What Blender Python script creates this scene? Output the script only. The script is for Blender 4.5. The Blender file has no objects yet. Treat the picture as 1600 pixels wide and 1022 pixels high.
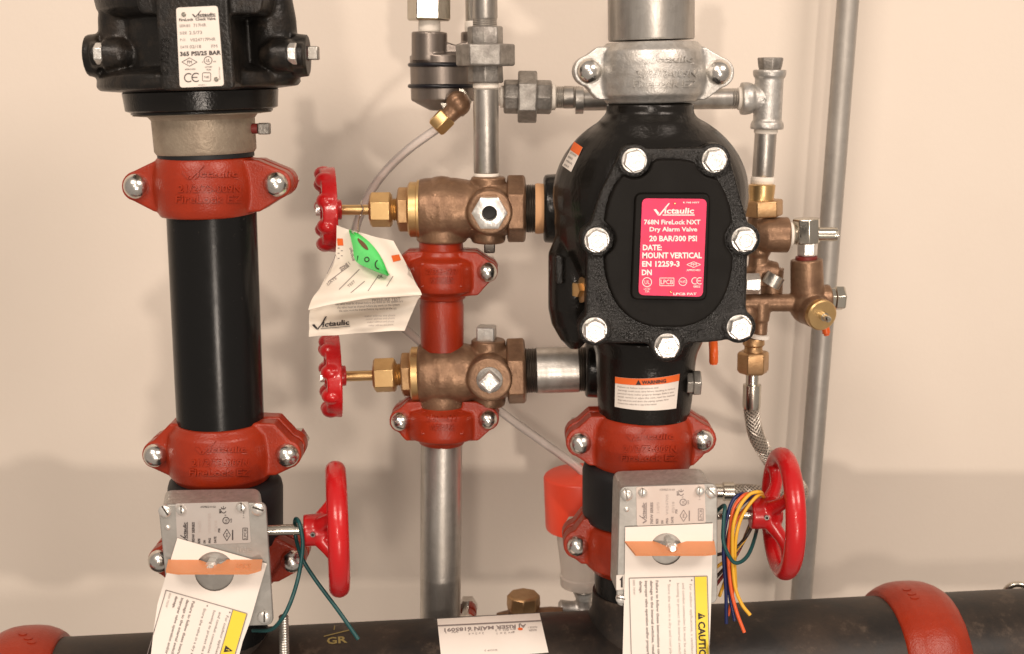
import bpy, bmesh, math, random
from mathutils import Vector, Matrix
from mathutils.bvhtree import BVHTree
random.seed(7)
sc = bpy.context.scene
COL = sc.collection

# ------------------------------------------------------------------ camera
F = 1900.0                       # focal length in photo pixels (1600 wide)
TH = math.radians(11.5)          # downward pitch
CAM = Vector((0, 0, 1.30))
cam_d = bpy.data.cameras.new('camera'); cam = bpy.data.objects.new('camera', cam_d); COL.objects.link(cam)
cam_d.sensor_width = 36; cam_d.lens = F / 1600 * 36
cam_d.clip_start = 0.02; cam_d.clip_end = 50
cam_d.dof.use_dof = True; cam_d.dof.focus_distance = 0.97; cam_d.dof.aperture_fstop = 8.0
cam.location = CAM; cam.rotation_euler = (math.radians(90) - TH, 0, 0)
sc.camera = cam

# ------------------------------------------------------------------ world and lamps
w = bpy.data.worlds.new('World'); sc.world = w; w.use_nodes = True
bg = w.node_tree.nodes['Background']
bg.inputs[0].default_value = (1.0, 0.86, 0.74, 1); bg.inputs[1].default_value = 0.35

def area(name, loc, target, size, power, color, shape='DISK', sy=None):
    d = bpy.data.lights.new(name, 'AREA'); d.shape = shape; d.size = size
    if sy: d.size_y = sy
    d.energy = power; d.color = color
    o = bpy.data.objects.new(name, d); COL.objects.link(o); o.location = loc
    o.rotation_euler = (Vector(target) - Vector(loc)).to_track_quat('-Z', 'Y').to_euler()
    return o
def spot(name, loc, target, power, soft):
    d = bpy.data.lights.new(name, 'SPOT'); d.spot_size = math.radians(46); d.spot_blend = 1.0; d.shadow_soft_size = soft; d.energy = power; d.color = (1.0, 0.865, 0.745)
    o = bpy.data.objects.new(name, d); COL.objects.link(o); o.location = loc
    o.rotation_euler = (Vector(target) - o.location).to_track_quat('-Z', 'Y').to_euler()
spot('work_lamp', (0.55, -2.0, 0.50), (0.0, 1.28, 1.18), 100, 0.075)
spot('upper_key', (-0.15, -2.0, 1.75), (0.05, 1.28, 1.05), 62, 0.10)  # second key spot, added to weaken the header's shadow on the wall
area('fill_overhead', (-0.8, -0.9, 2.75), (0.0, 1.1, 1.3), 1.0, 31, (1.0, 0.85, 0.73), 'RECTANGLE', 0.6)  # added soft fill from above, lifts the shade and gives metals highlights
area('fill_right', (1.2, -0.5, 2.5), (0.2, 1.2, 1.4), 0.8, 25, (1.0, 0.85, 0.74), 'RECTANGLE', 0.6)  # added fill that brightens the right side, no fixture known there
sc.view_settings.view_transform = 'Standard'; sc.view_settings.look = 'None'
sc.view_settings.exposure = 0.13; sc.view_settings.gamma = 1.0

# ------------------------------------------------------------------ pixel <-> place helpers
FW = Vector((0, math.cos(TH), -math.sin(TH))); UP = Vector((0, math.sin(TH), math.cos(TH)))
def ray(px, py): return FW + Vector(((px - 800) / F, 0, 0)) + UP * ((511 - py) / F)
def P(px, py, Y):
    d = ray(px, py); return CAM + d * (Y / d.y)
def S(px, py, Y): return Y / ray(px, py).y / F

# ------------------------------------------------------------------ mesh builder
class B:
    def __init__(self): self.v = []; self.f = []
    def add(self, vs, fs):
        n = len(self.v); self.v += [Vector(x) for x in vs]; self.f += [[i + n for i in f] for f in fs]; return self

def basis(a):
    a = a.normalized(); ref = Vector((0, 1, 0))
    if abs(a.y) > 0.9: ref = Vector((0, 0, 1))
    u = a.cross(ref).normalized(); return a, u, a.cross(u)

def hexr(ang):
    m = (math.degrees(ang) % 60) - 30
    return math.cos(math.radians(30)) / math.cos(math.radians(m))

def rings(b, cs, rs, a, seg=32, phase=0.0, arc=None, hexf=None):
    a, u, wv = basis(a)
    full = arc is None
    a0, a1 = (0, 2 * math.pi) if full else (math.radians(arc[0]), math.radians(arc[1]))
    m = seg if full else seg + 1
    vs = []
    for j, (c, r) in enumerate(zip(cs, rs)):
        for k in range(m):
            an = a0 + (a1 - a0) * k / seg + phase
            rr = max(r, 1e-6) * (hexr(an) if hexf and hexf[j] else 1)
            vs.append(c + u * (math.cos(an) * rr) + wv * (math.sin(an) * rr))
    fs = []
    for j in range(len(cs) - 1):
        for k in range(seg):
            k2 = (k + 1) % m
            fs.append((j * m + k, j * m + k2, (j + 1) * m + k2, (j + 1) * m + k))
    n = len(cs)
    fs.append([k for k in range(m)][::-1]); fs.append([(n - 1) * m + k for k in range(m)])
    if not full:
        fs.append([j * m for j in range(n)]); fs.append([j * m + m - 1 for j in range(n)][::-1])
    b.add(vs, fs)

def L(b, p0, p1, prof, Y, Y1=None, seg=32, phase=0.0, arc=None):
    """turned shape along the pixel line p0-p1 at depth Y (to Y1); prof: (pixel coordinate along the line, radius in pixels[, hex])"""
    if Y1 is None: Y1 = Y
    k = 1 if abs(p1[1] - p0[1]) > abs(p1[0] - p0[0]) else 0
    cs, rs, hx = [], [], []
    for e in prof:
        s = (e[0] - p0[k]) / (p1[k] - p0[k])
        x = p0[0] + (p1[0] - p0[0]) * s; y = p0[1] + (p1[1] - p0[1]) * s; yy = Y + (Y1 - Y) * s
        cs.append(P(x, y, yy)); rs.append(e[1] * S(x, y, yy)); hx.append(len(e) > 2 and e[2])
    rings(b, cs, rs, P(*p1, Y1) - P(*p0, Y), seg, phase, arc, hx if any(hx) else None)

def LD(b, px, py, Y, d, prof, seg=32, phase=0.0):
    """turned shape at pixel/depth along world direction d; prof: (metres along d, radius px[, hex])"""
    c = P(px, py, Y); s = S(px, py, Y); d = Vector(d).normalized()
    hx = [len(e) > 2 and e[2] for e in prof]
    rings(b, [c + d * e[0] for e in prof], [e[1] * s for e in prof], d, seg, phase, None, hx if any(hx) else None)

def PR(b, poly, Y, dy, shrink=1.0, dx=0.0, dz=0.0):
    """pixel outline at depth Y, extruded back by dy"""
    fr = [P(x, y, Y) for x, y in poly]; n = len(fr)
    c = sum(fr, Vector()) / n
    bk = [c + (v - c) * shrink + Vector((dx, dy, dz)) for v in fr]
    b.add(fr + bk, [list(range(n)), list(range(2 * n - 1, n - 1, -1))] + [(i, i + n, (i + 1) % n + n, (i + 1) % n) for i in range(n)])

def ELL(b, c, rx, ry, rz, n=24, m=14):
    vs = [c + Vector((0, 0, rz))]
    for i in range(1, m):
        t = math.pi * i / m
        for k in range(n):
            a = 2 * math.pi * k / n
            vs.append(c + Vector((rx * math.sin(t) * math.cos(a), ry * math.sin(t) * math.sin(a), rz * math.cos(t))))
    vs.append(c - Vector((0, 0, rz))); fs = []
    for k in range(n): fs.append((0, 1 + k, 1 + (k + 1) % n))
    for i in range(m - 2):
        for k in range(n):
            a = 1 + i * n + k; e = 1 + i * n + (k + 1) % n
            fs.append((a, a + n, e + n, e))
    l = len(vs) - 1; o = 1 + (m - 2) * n
    for k in range(n): fs.append((l, o + (k + 1) % n, o + k))
    b.add(vs, fs)

def BOX(b, c, sx, sy, sz, rot=None):
    R = rot or Matrix.Identity(3)
    vs = [c + R @ Vector((x * sx / 2, y * sy / 2, z * sz / 2)) for x in (-1, 1) for y in (-1, 1) for z in (-1, 1)]
    b.add(vs, [(0, 1, 3, 2), (4, 6, 7, 5), (0, 4, 5, 1), (2, 3, 7, 6), (0, 2, 6, 4), (1, 5, 7, 3)])

def TOR(b, c, axis, R, r, n=48, m=14, flat=1.0):
    a, u, wv = basis(Vector(axis)); vs = []
    for k in range(n):
        t = 2 * math.pi * k / n; d = u * math.cos(t) + wv * math.sin(t)
        for j in range(m):
            p = 2 * math.pi * j / m
            vs.append(c + d * (R + r * math.cos(p)) + a * (r * flat * math.sin(p)))
    b.add(vs, [(k * m + j, ((k + 1) % n) * m + j, ((k + 1) % n) * m + (j + 1) % m, k * m + (j + 1) % m) for k in range(n) for j in range(m)])

def spline(pts, n=8):
    pts = [Vector(p) for p in pts]; out = []
    q = [pts[0] * 2 - pts[1]] + pts + [pts[-1] * 2 - pts[-2]]
    for i in range(1, len(q) - 2):
        for k in range(n):
            t = k / n; a, bb, c, d = q[i - 1], q[i], q[i + 1], q[i + 2]
            out.append(0.5 * ((2 * bb) + (c - a) * t + (2 * a - 5 * bb + 4 * c - d) * t * t + (3 * bb - a - 3 * c + d) * t ** 3))
    out.append(pts[-1]); return out

def frames(path):
    T = [(path[min(i + 1, len(path) - 1)] - path[max(i - 1, 0)]).normalized() for i in range(len(path))]
    n = Vector((0, -1, 0)); n = (n - T[0] * n.dot(T[0])); n = n.normalized() if n.length > 1e-4 else Vector((1, 0, 0))
    out = []
    for t in T:
        n = (n - t * n.dot(t)).normalized(); out.append((t, n, t.cross(n)))
    return out

def TUBE(b, path, r, seg=10, inner=None):
    fr = frames(path); vs = []
    n = len(path); rr = r if callable(r) else (lambda i: r)
    for i, (p, (t, nn, bb)) in enumerate(zip(path, fr)):
        for k in range(seg):
            a = 2 * math.pi * k / seg; vs.append(p + (nn * math.cos(a) + bb * math.sin(a)) * rr(i))
    fs = [(i * seg + k, i * seg + (k + 1) % seg, (i + 1) * seg + (k + 1) % seg, (i + 1) * seg + k) for i in range(n - 1) for k in range(seg)]
    fs += [list(range(seg))[::-1], [(n - 1) * seg + k for k in range(seg)]]
    b.add(vs, fs)

def pxpath(pts, n=8): return spline([P(*p) for p in pts], n)

# ------------------------------------------------------------------ objects
ORIG = {}
def empty(name, label, cat, at, group=None):
    o = bpy.data.objects.new(name, None); COL.objects.link(o); o.location = at; o.empty_display_size = 0.02
    o['label'] = label; o['category'] = cat
    if group: o['group'] = group
    ORIG[o.name] = Vector(at); return o

def to_mesh(name, b, voxel=0, sm=3, sharp=38):
    me = bpy.data.meshes.new(name); me.from_pydata([tuple(v) for v in b.v], [], b.f)
    bm = bmesh.new(); bm.from_mesh(me)
    if not voxel: bmesh.ops.remove_doubles(bm, verts=bm.verts, dist=1e-6)
    bmesh.ops.recalc_face_normals(bm, faces=bm.faces); bm.to_mesh(me); bm.free()
    if voxel:
        o = bpy.data.objects.new('tmp', me); COL.objects.link(o)
        m = o.modifiers.new('r', 'REMESH'); m.mode = 'VOXEL'; m.voxel_size = voxel
        if sm:
            m = o.modifiers.new('s', 'SMOOTH'); m.factor = 0.5; m.iterations = sm
        dg = bpy.context.evaluated_depsgraph_get(); dg.update()
        me2 = bpy.data.meshes.new_from_object(o.evaluated_get(dg)); me2.name = name
        bpy.data.objects.remove(o); bpy.data.meshes.remove(me); me = me2
    for p in me.polygons: p.use_smooth = True
    if not voxel: me.set_sharp_from_angle(angle=math.radians(sharp))
    return me

def part(name, b, mat, parent=None, voxel=0, sm=3, bevel=0, bseg=2, label=None, cat=None, group=None, kind=None, sharp=38, at=None):
    me = b if isinstance(b, bpy.types.Mesh) else to_mesh(name, b, voxel, sm, sharp)
    o = bpy.data.objects.new(name, me); COL.objects.link(o)
    if parent is not None:
        org = ORIG[parent.name]; o.parent = parent
    else:
        xs = [v.co for v in me.vertices]
        org = Vector(at) if at is not None else Vector((sum(v.x for v in xs) / len(xs), sum(v.y for v in xs) / len(xs), min(v.z for v in xs)))
        o.location = org
    ORIG[o.name] = org
    me.transform(Matrix.Translation(-org))
    me.materials.clear(); me.materials.append(mat)
    if bevel:
        m = o.modifiers.new('bevel', 'BEVEL'); m.width = bevel; m.segments = bseg; m.limit_method = 'ANGLE'; m.angle_limit = math.radians(40)
        m.harden_normals = False
    if label: o['label'] = label
    if cat: o['category'] = cat
    if group: o['group'] = group
    if kind: o['kind'] = kind
    return o

def bvh_of(*objs):
    vs, fs = [], []
    for o in objs:
        n = len(vs); org = ORIG[o.name]
        vs += [v.co + org for v in o.data.vertices]; fs += [[i + n for i in p.vertices] for p in o.data.polygons]
    return BVHTree.FromPolygons(vs, fs)

# ------------------------------------------------------------------ flat print and lettering
_gl = {}
def glyph(s, off=0.0):
    key = (s, round(off, 3))
    if key in _gl: return _gl[key]
    c = bpy.data.curves.new('t', 'FONT'); c.body = s; c.size = 1; c.resolution_u = 2; c.offset = round(off, 3)
    o = bpy.data.objects.new('t', c); COL.objects.link(o)
    dg = bpy.context.evaluated_depsgraph_get(); dg.update()
    me = bpy.data.meshes.new_from_object(o.evaluated_get(dg))
    vs = [(v.co.x, v.co.y) for v in me.vertices]; fs = [tuple(p.vertices) for p in me.polygons]
    bpy.data.objects.remove(o); bpy.data.curves.remove(c); bpy.data.meshes.remove(me)
    _gl[key] = (vs, fs); return _gl[key]

class FL:
    """flat figure in pixel coordinates (y down)"""
    def __init__(self): self.v = []; self.f = []
    def add(self, vs, fs):
        n = len(self.v); self.v += list(vs); self.f += [[i + n for i in f] for f in fs]; return self
    def text(self, s, x, y, h, width=None, ang=0, align='L', bold=0, slant=0):
        """x,y: baseline start (or centre); h: cap height px; ang: degrees, turning clockwise on screen"""
        vs, fs = glyph(s, min(0.035, bold / (h / 0.70) * 0.8))
        if not vs: return self
        x0 = min(v[0] for v in vs); x1 = max(v[0] for v in vs); k = h / 0.70
        kx = (width / (x1 - x0)) if width else k
        wtot = (x1 - x0) * kx; off = 0 if align == 'L' else (-wtot / 2 if align == 'C' else -wtot)
        ca, sa = math.cos(math.radians(ang)), math.sin(math.radians(ang))
        for dx in (0,):
            out = []
            for u, v in vs:
                lx = (u - x0) * kx + off + dx + slant * v * k; ly = -v * k
                out.append((x + lx * ca - ly * sa, y + lx * sa + ly * ca))
            self.add(out, fs)
        return self
    def quad(self, p, nx=1, ny=1):
        (a, b_, c, d) = p; vs = []
        for j in range(ny + 1):
            t = j / ny
            for i in range(nx + 1):
                s = i / nx
                vs.append(tuple((a[k] * (1 - s) + b_[k] * s) * (1 - t) + (d[k] * (1 - s) + c[k] * s) * t for k in (0, 1)))
        n = nx + 1
        return self.add(vs, [(j * n + i, j * n + i + 1, (j + 1) * n + i + 1, (j + 1) * n + i) for j in range(ny) for i in range(nx)])
    def line(self, p, q, wd, n=1):
        dx, dy = q[0] - p[0], q[1] - p[1]; l = math.hypot(dx, dy) or 1; ox, oy = -dy / l * wd / 2, dx / l * wd / 2
        return self.quad([(p[0] + ox, p[1] + oy), (q[0] + ox, q[1] + oy), (q[0] - ox, q[1] - oy), (p[0] - ox, p[1] - oy)], n, 1)
    def poly(self, pts): return self.add(pts, [list(range(len(pts)))])
    def loop(self, pts, wd):
        for a, b_ in zip(pts, pts[1:] + pts[:1]): self.line(a, b_, wd)
        return self
    def ring(self, x, y, r, wd, n=20, ry=None):
        ry = ry or r; vs = []
        for k in range(n):
            a = 2 * math.pi * k / n
            vs += [(x + r * math.cos(a), y + ry * math.sin(a)), (x + (r - wd) * math.cos(a), y + (ry - wd) * math.sin(a))]
        return self.add(vs, [(2 * k, 2 * ((k + 1) % n), 2 * ((k + 1) % n) + 1, 2 * k + 1) for k in range(n)])
    def disc(self, x, y, r, ry=None, n=20): 
        ry = ry or r
        return self.poly([(x + r * math.cos(2 * math.pi * k / n), y + ry * math.sin(2 * math.pi * k / n)) for k in range(n)])
    def logo(self, x, y, wd, h, ang=0, th=0.09):
        """the tick-shaped V with the rest of the word and an underline; x,y lower left"""
        g = FL()
        g.quad([(0, -h * .55), (wd * .055, -h * .62), (wd * .135, -h * .18), (wd * .11, h * .12)], 1, 4)
        g.quad([(wd * .36, -h * 1.25), (wd * .40, -h * 1.25), (wd * .16, h * .12), (wd * .112, h * .115)], 1, 8)
        g.text('ictaulic', wd * .26, -h * .12, h * .62, wd * .72, bold=h * .03, slant=.12)
        g.line((wd * .22, h * .06), (wd, h * .06), h * th)
        ca, sa = math.cos(math.radians(ang)), math.sin(math.radians(ang))
        return self.add([(x + u * ca - v * sa, y + u * sa + v * ca) for u, v in g.v], g.f)

def flat(fl, fn):
    b = B(); b.add([fn(x, y) for x, y in fl.v], fl.f); return b

def plane_fn(Y, off=0.0004): return lambda x, y: P(x, y, Y - off)

def cast_fn(bvh, off=0.0004, Yd=1.0, back=0.0):
    def fn(x, y):
        d = ray(x, y).normalized(); h = bvh.ray_cast(CAM, d)
        if h[0] is None: return P(x, y, Yd)
        n = h[1] if h[1].dot(d) < 0 else -h[1]
        return h[0] + n * off
    return fn

def emboss(fl, bvh, hgt=0.0008, Yd=1.0):
    top = flat(fl, cast_fn(bvh, hgt, Yd)).v; bot = flat(fl, cast_fn(bvh, -0.0006, Yd)).v
    cnt = {}
    for f in fl.f:
        for a, b_ in zip(f, list(f[1:]) + [f[0]]): cnt[(a, b_)] = 1
    n = len(fl.v); b = B(); fs = [list(f) for f in fl.f]
    for (a, c) in cnt:
        if (c, a) not in cnt: fs.append([a, c, c + n, a + n])
    b.add(top + bot, fs); return b

def rrect(x0, y0, x1, y1, r, n=4):
    pts = []
    for cx, cy, a0 in ((x1 - r, y0 + r, -90), (x1 - r, y1 - r, 0), (x0 + r, y1 - r, 90), (x0 + r, y0 + r, 180)):
        for k in range(n + 1):
            a = math.radians(a0 + 90 * k / n); pts.append((cx + r * math.cos(a), cy + r * math.sin(a)))
    return pts
def rquad(q, r, n=4):
    """rounded quad: q in order TL,TR,BR,BL"""
    pts = []
    for i in range(4):
        c = Vector(q[i]); a = (Vector(q[i - 1]) - c).normalized(); d = (Vector(q[(i + 1) % 4]) - c).normalized()
        for k in range(n + 1):
            t = k / n; pts.append(tuple(c + a * r * (1 - t) ** 2 + d * r * t ** 2))
    return pts

# ------------------------------------------------------------------ materials
def M(name, col, rough=0.5, metal=0.0, col2=None, nscale=60, namt=0.5, contrast=(0.35, 0.65), bump=0.0, bscale=400, rvar=0.0, coat=0.0, spec=0.5,
      vor=None, streak=None, trans=0.0, ior=1.45, sub=0.0, alpha=1.0, dust=None):
    m = bpy.data.materials.new(name); m.use_nodes = True; nt = m.node_tree; N = nt.nodes; K = nt.links
    p = N['Principled BSDF']
    p.inputs['Base Color'].default_value = (*col, 1); p.inputs['Roughness'].default_value = rough; p.inputs['Metallic'].default_value = metal
    p.inputs['Specular IOR Level'].default_value = spec; p.inputs['Coat Weight'].default_value = coat; p.inputs['Coat Roughness'].default_value = 0.12
    p.inputs['Transmission Weight'].default_value = trans; p.inputs['IOR'].default_value = ior
    tc = N.new('ShaderNodeTexCoord'); src = tc.outputs['Object']
    if streak:
        mp = N.new('ShaderNodeMapping'); mp.inputs['Scale'].default_value = streak; K.new(src, mp.inputs[0]); src2 = mp.outputs[0]
    else: src2 = src
    colsock = None; nz = None
    if col2 or rvar:
        nz = N.new('ShaderNodeTexNoise'); nz.inputs['Scale'].default_value = nscale; nz.inputs['Detail'].default_value = 6; nz.inputs['Roughness'].default_value = 0.65
        K.new(src2, nz.inputs['Vector'])
        rp = N.new('ShaderNodeValToRGB'); rp.color_ramp.elements[0].position = contrast[0]; rp.color_ramp.elements[1].position = contrast[1]
        K.new(nz.outputs['Fac'], rp.inputs[0])
    if col2:
        mx = N.new('ShaderNodeMix'); mx.data_type = 'RGBA'
        mu = N.new('ShaderNodeMath'); mu.operation = 'MULTIPLY'; mu.inputs[1].default_value = namt
        K.new(rp.outputs[0], mu.inputs[0]); K.new(mu.outputs[0], mx.inputs[0])
        mx.inputs[6].default_value = (*col, 1); mx.inputs[7].default_value = (*col2, 1); colsock = mx.outputs[2]
    if vor:
        vs, va = vor
        vo = N.new('ShaderNodeTexVoronoi'); vo.inputs['Scale'].default_value = vs; K.new(src, vo.inputs['Vector'])
        hs = N.new('ShaderNodeMix'); hs.data_type = 'RGBA'; hs.blend_type = 'MULTIPLY'; hs.inputs[0].default_value = va
        bw = N.new('ShaderNodeRGBToBW'); K.new(vo.outputs['Color'], bw.inputs[0])
        if colsock: K.new(colsock, hs.inputs[6])
        else: hs.inputs[6].default_value = (*col, 1)
        K.new(bw.outputs[0], hs.inputs[7]); colsock = hs.outputs[2]
    if dust:
        dc, ds, lo, hi, da = dust
        n2 = N.new('ShaderNodeTexNoise'); n2.inputs['Scale'].default_value = ds; n2.inputs['Detail'].default_value = 8; n2.inputs['Roughness'].default_value = 0.75
        K.new(src, n2.inputs['Vector'])
        r2 = N.new('ShaderNodeValToRGB'); r2.color_ramp.elements[0].position = lo; r2.color_ramp.elements[1].position = hi; K.new(n2.outputs['Fac'], r2.inputs[0])
        m2 = N.new('ShaderNodeMath'); m2.operation = 'MULTIPLY'; m2.inputs[1].default_value = da; K.new(r2.outputs[0], m2.inputs[0])
        x2 = N.new('ShaderNodeMix'); x2.data_type = 'RGBA'; K.new(m2.outputs[0], x2.inputs[0])
        if colsock: K.new(colsock, x2.inputs[6])
        else: x2.inputs[6].default_value = (*col, 1)
        x2.inputs[7].default_value = (*dc, 1); colsock = x2.outputs[2]
    if colsock: K.new(colsock, p.inputs['Base Color'])
    if rvar:
        mr = N.new('ShaderNodeMapRange'); mr.inputs[3].default_value = max(0.03, rough - rvar); mr.inputs[4].default_value = min(1, rough + rvar)
        K.new(nz.outputs['Fac'], mr.inputs[0]); K.new(mr.outputs[0], p.inputs['Roughness'])
    if bump:
        bn = N.new('ShaderNodeTexNoise'); bn.inputs['Scale'].default_value = bscale; bn.inputs['Detail'].default_value = 4; K.new(src, bn.inputs['Vector'])
        bp = N.new('ShaderNodeBump'); bp.inputs['Strength'].default_value = bump; bp.inputs['Distance'].default_value = 0.0008
        K.new(bn.outputs['Fac'], bp.inputs['Height']); K.new(bp.outputs[0], p.inputs['Normal'])
    if sub: p.inputs['Subsurface Weight'].default_value = sub; p.inputs['Subsurface Radius'].default_value = (.004, .002, .001)
    return m

m_wall = M('wall_paint', (0.71, 0.632, 0.55), 0.75, col2=(0.67, 0.592, 0.51), nscale=2.5, namt=0.6, bump=0.22, bscale=190, spec=0.2, dust=((0.55, 0.46, 0.37), 9, 0.66, 0.9, 0.25))
m_red = M('red_orange_coupling_paint', (0.31, 0.027, 0.007), 0.32, col2=(0.23, 0.018, 0.005), nscale=40, namt=0.7, bump=0.35, bscale=700, rvar=0.12, dust=((0.30, 0.07, 0.035), 60, 0.60, 0.82, 0.4), spec=0.45)
m_wheel = M('red_enamel', (0.50, 0.008, 0.010), 0.28, coat=0.25, bump=0.14, bscale=260, rvar=0.1, col2=(0.42, 0.008, 0.01), nscale=30, dust=((0.55, 0.2, 0.15), 70, 0.66, 0.85, 0.25))
m_black = M('black_cast_paint', (0.008, 0.007, 0.006), 0.22, bump=0.28, bscale=500, rvar=0.12, nscale=40, spec=0.36, dust=((0.08, 0.055, 0.04), 26, 0.58, 0.9, 0.20))
m_dusty = M('dusty_black_cast_paint', (0.009, 0.008, 0.007), 0.34, bump=0.4, bscale=450, rvar=0.14, nscale=40, spec=0.36, dust=((0.085, 0.06, 0.042), 30, 0.48, 0.8, 0.5))
m_blackrough = M('black_rough_cast', (0.010, 0.009, 0.008), 0.28, bump=1.0, bscale=560, rvar=0.1, nscale=80, spec=0.36, dust=((0.12, 0.09, 0.07), 60, 0.58, 0.9, 0.30))
m_dome = M('black_satin_paint', (0.006, 0.005, 0.004), 0.50, bump=0.12, bscale=400, spec=0.14, rvar=0.1, nscale=30, dust=((0.07, 0.045, 0.035), 35, 0.58, 0.95, 0.25))
m_pipe = M('black_pipe_paint', (0.008, 0.008, 0.008), 0.24, bump=0.07, bscale=300, rvar=0.10, nscale=60, spec=0.20, dust=((0.22, 0.18, 0.15), 150, 0.66, 0.76, 0.45))
m_header = M('dusty_black_pipe', (0.012, 0.010, 0.009), 0.48, bump=0.15, bscale=250, spec=0.4, rvar=0.15, nscale=20, col2=(0.045, 0.03, 0.021), namt=0.9, contrast=(0.38, 0.66), dust=((0.20, 0.15, 0.11), 40, 0.56, 0.8, 0.45))
m_rubber = M('black_rubber_coat', (0.010, 0.010, 0.011), 0.5, bump=0.1, bscale=300, spec=0.35)
m_galv = M('galvanised_steel', (0.52, 0.50, 0.46), 0.36, 0.85, col2=(0.36, 0.33, 0.29), nscale=70, namt=0.7, bump=0.10, bscale=500, rvar=0.12, vor=(260, 0.30), streak=(1, 1, 0.25), dust=((0.20, 0.16, 0.12), 90, 0.64, 0.85, 0.35))
m_cover = M('dull_zinc_cover', (0.42, 0.41, 0.385), 0.50, 0.6, col2=(0.33, 0.315, 0.29), nscale=50, namt=0.7, bump=0.08, bscale=300, rvar=0.1, vor=(180, 0.12))
m_galvcast = M('galvanised_casting', (0.62, 0.61, 0.585), 0.42, 0.75, col2=(0.40, 0.36, 0.31), nscale=60, namt=0.6, bump=0.35, bscale=600, rvar=0.12, vor=(330, 0.22))
m_pipegalv = M('weathered_galvanised_pipe', (0.58, 0.56, 0.525), 0.37, 0.85, col2=(0.35, 0.32, 0.285), nscale=60, namt=0.85, vor=(170, 0.12), bump=0.12, bscale=400, rvar=0.14, streak=(1, 1, 0.12), dust=((0.13, 0.10, 0.07), 40, 0.6, 0.8, 0.5))
m_mall = M('grey_malleable_iron', (0.38, 0.36, 0.33), 0.46, 0.7, col2=(0.22, 0.20, 0.18), nscale=90, namt=0.8, bump=0.45, bscale=500, rvar=0.1, vor=(220, 0.25))
m_zinc = M('zinc_bolt', (0.80, 0.78, 0.74), 0.24, 1.0, col2=(0.55, 0.52, 0.48), nscale=140, namt=0.7, bump=0.25, bscale=260, rvar=0.10)
m_hexzinc = M('bright_zinc_hex', (0.80, 0.79, 0.76), 0.34, 0.75, col2=(0.58, 0.55, 0.51), nscale=160, namt=0.8, bump=0.4, bscale=380, rvar=0.12, dust=((0.22, 0.18, 0.15), 150, 0.62, 0.8, 0.5))
m_nickel = M('nickel_plated', (0.60, 0.57, 0.50), 0.24, 1.0, rvar=0.06, nscale=90, col2=(0.48, 0.44, 0.38), namt=0.5)
m_bronze = M('cast_bronze', (0.28, 0.168, 0.10), 0.40, 0.6, col2=(0.15, 0.083, 0.05), nscale=55, namt=0.8, bump=0.30, bscale=500, rvar=0.10, dust=((0.42, 0.27, 0.16), 40, 0.58, 0.85, 0.45))
m_brass = M('machined_brass', (0.66, 0.45, 0.21), 0.36, 0.9, col2=(0.54, 0.35, 0.155), nscale=80, namt=0.6, bump=0.05, bscale=400, rvar=0.08)
m_brassd = M('tan_brass', (0.50, 0.32, 0.165), 0.40, 0.8, col2=(0.34, 0.19, 0.085), nscale=70, namt=0.7, bump=0.15, bscale=400, rvar=0.1)
m_neck = M('tan_grey_ductile_iron', (0.40, 0.33, 0.25), 0.48, 0.55, col2=(0.28, 0.22, 0.165), nscale=60, namt=0.8, bump=0.45, bscale=450, rvar=0.1)
m_gun = M('gunmetal_anodised', (0.24, 0.205, 0.18), 0.34, 0.75, bump=0.05, bscale=400, col2=(0.19, 0.16, 0.14), nscale=60)
m_ring = M('black_o_ring', (0.008, 0.008, 0.012), 0.35)
m_tape = M('white_thread_tape', (0.78, 0.72, 0.64), 0.7, bump=0.3, bscale=700)
m_tapeo = M('orange_tan_thread_tape', (0.72, 0.40, 0.20), 0.6, bump=0.3, bscale=500)
m_thread = M('dark_steel_thread', (0.13, 0.115, 0.10), 0.35, 0.9, rvar=0.1, nscale=200)
m_holeshade = M('painted_hole_shade', (0.01, 0.009, 0.008), 0.6)  # near black, stands for the shade inside small holes
m_redseal = M('red_thread_sealant', (0.16, 0.018, 0.014), 0.5)
m_white = M('white_plate', (0.74, 0.68, 0.62), 0.35, col2=(0.68, 0.61, 0.54), nscale=30, namt=0.5)
m_paper = M('white_paper', (0.80, 0.74, 0.68), 0.6, col2=(0.74, 0.67, 0.60), nscale=18, namt=0.5, sub=0.0, bump=0.05, bscale=80)
m_cream = M('cream_paper', (0.79, 0.72, 0.63), 0.6, col2=(0.74, 0.65, 0.53), nscale=22, namt=0.6)
m_silverlab = M('silver_grey_foil_label', (0.50, 0.46, 0.43), 0.38, 0.3, col2=(0.44, 0.40, 0.37), nscale=50)
m_pinklab = M('pale_foil_label', (0.60, 0.52, 0.47), 0.5, 0.0, col2=(0.56, 0.46, 0.40), nscale=60, spec=0.2)
m_ink = M('black_ink', (0.03, 0.022, 0.022), 0.6)
m_grey = M('grey_ink', (0.24, 0.20, 0.19), 0.6)
m_faint = M('faint_ink', (0.45, 0.39, 0.36), 0.6)
m_pink = M('pink_red_plate', (0.76, 0.022, 0.115), 0.45, col2=(0.64, 0.014, 0.06), nscale=55, namt=0.6)
m_pinkink = M('pale_pink_print', (0.92, 0.76, 0.72), 0.45)
m_orange = M('orange_print', (0.75, 0.13, 0.02), 0.5)
m_flag = M('orange_plastic', (0.66, 0.27, 0.12), 0.4, col2=(0.58, 0.22, 0.09), nscale=40, sub=0.2, dust=((0.3, 0.1, 0.04), 90, 0.68, 0.8, 0.5))
m_handle = M('orange_vinyl', (0.70, 0.11, 0.015), 0.35)
m_yellow = M('yellow_print', (0.82, 0.62, 0.05), 0.5)
m_green = M('green_paper', (0.09, 0.60, 0.15), 0.4, col2=(0.20, 0.70, 0.24), nscale=25)
m_brown = M('brown_print', (0.14, 0.06, 0.03), 0.6)
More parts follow.
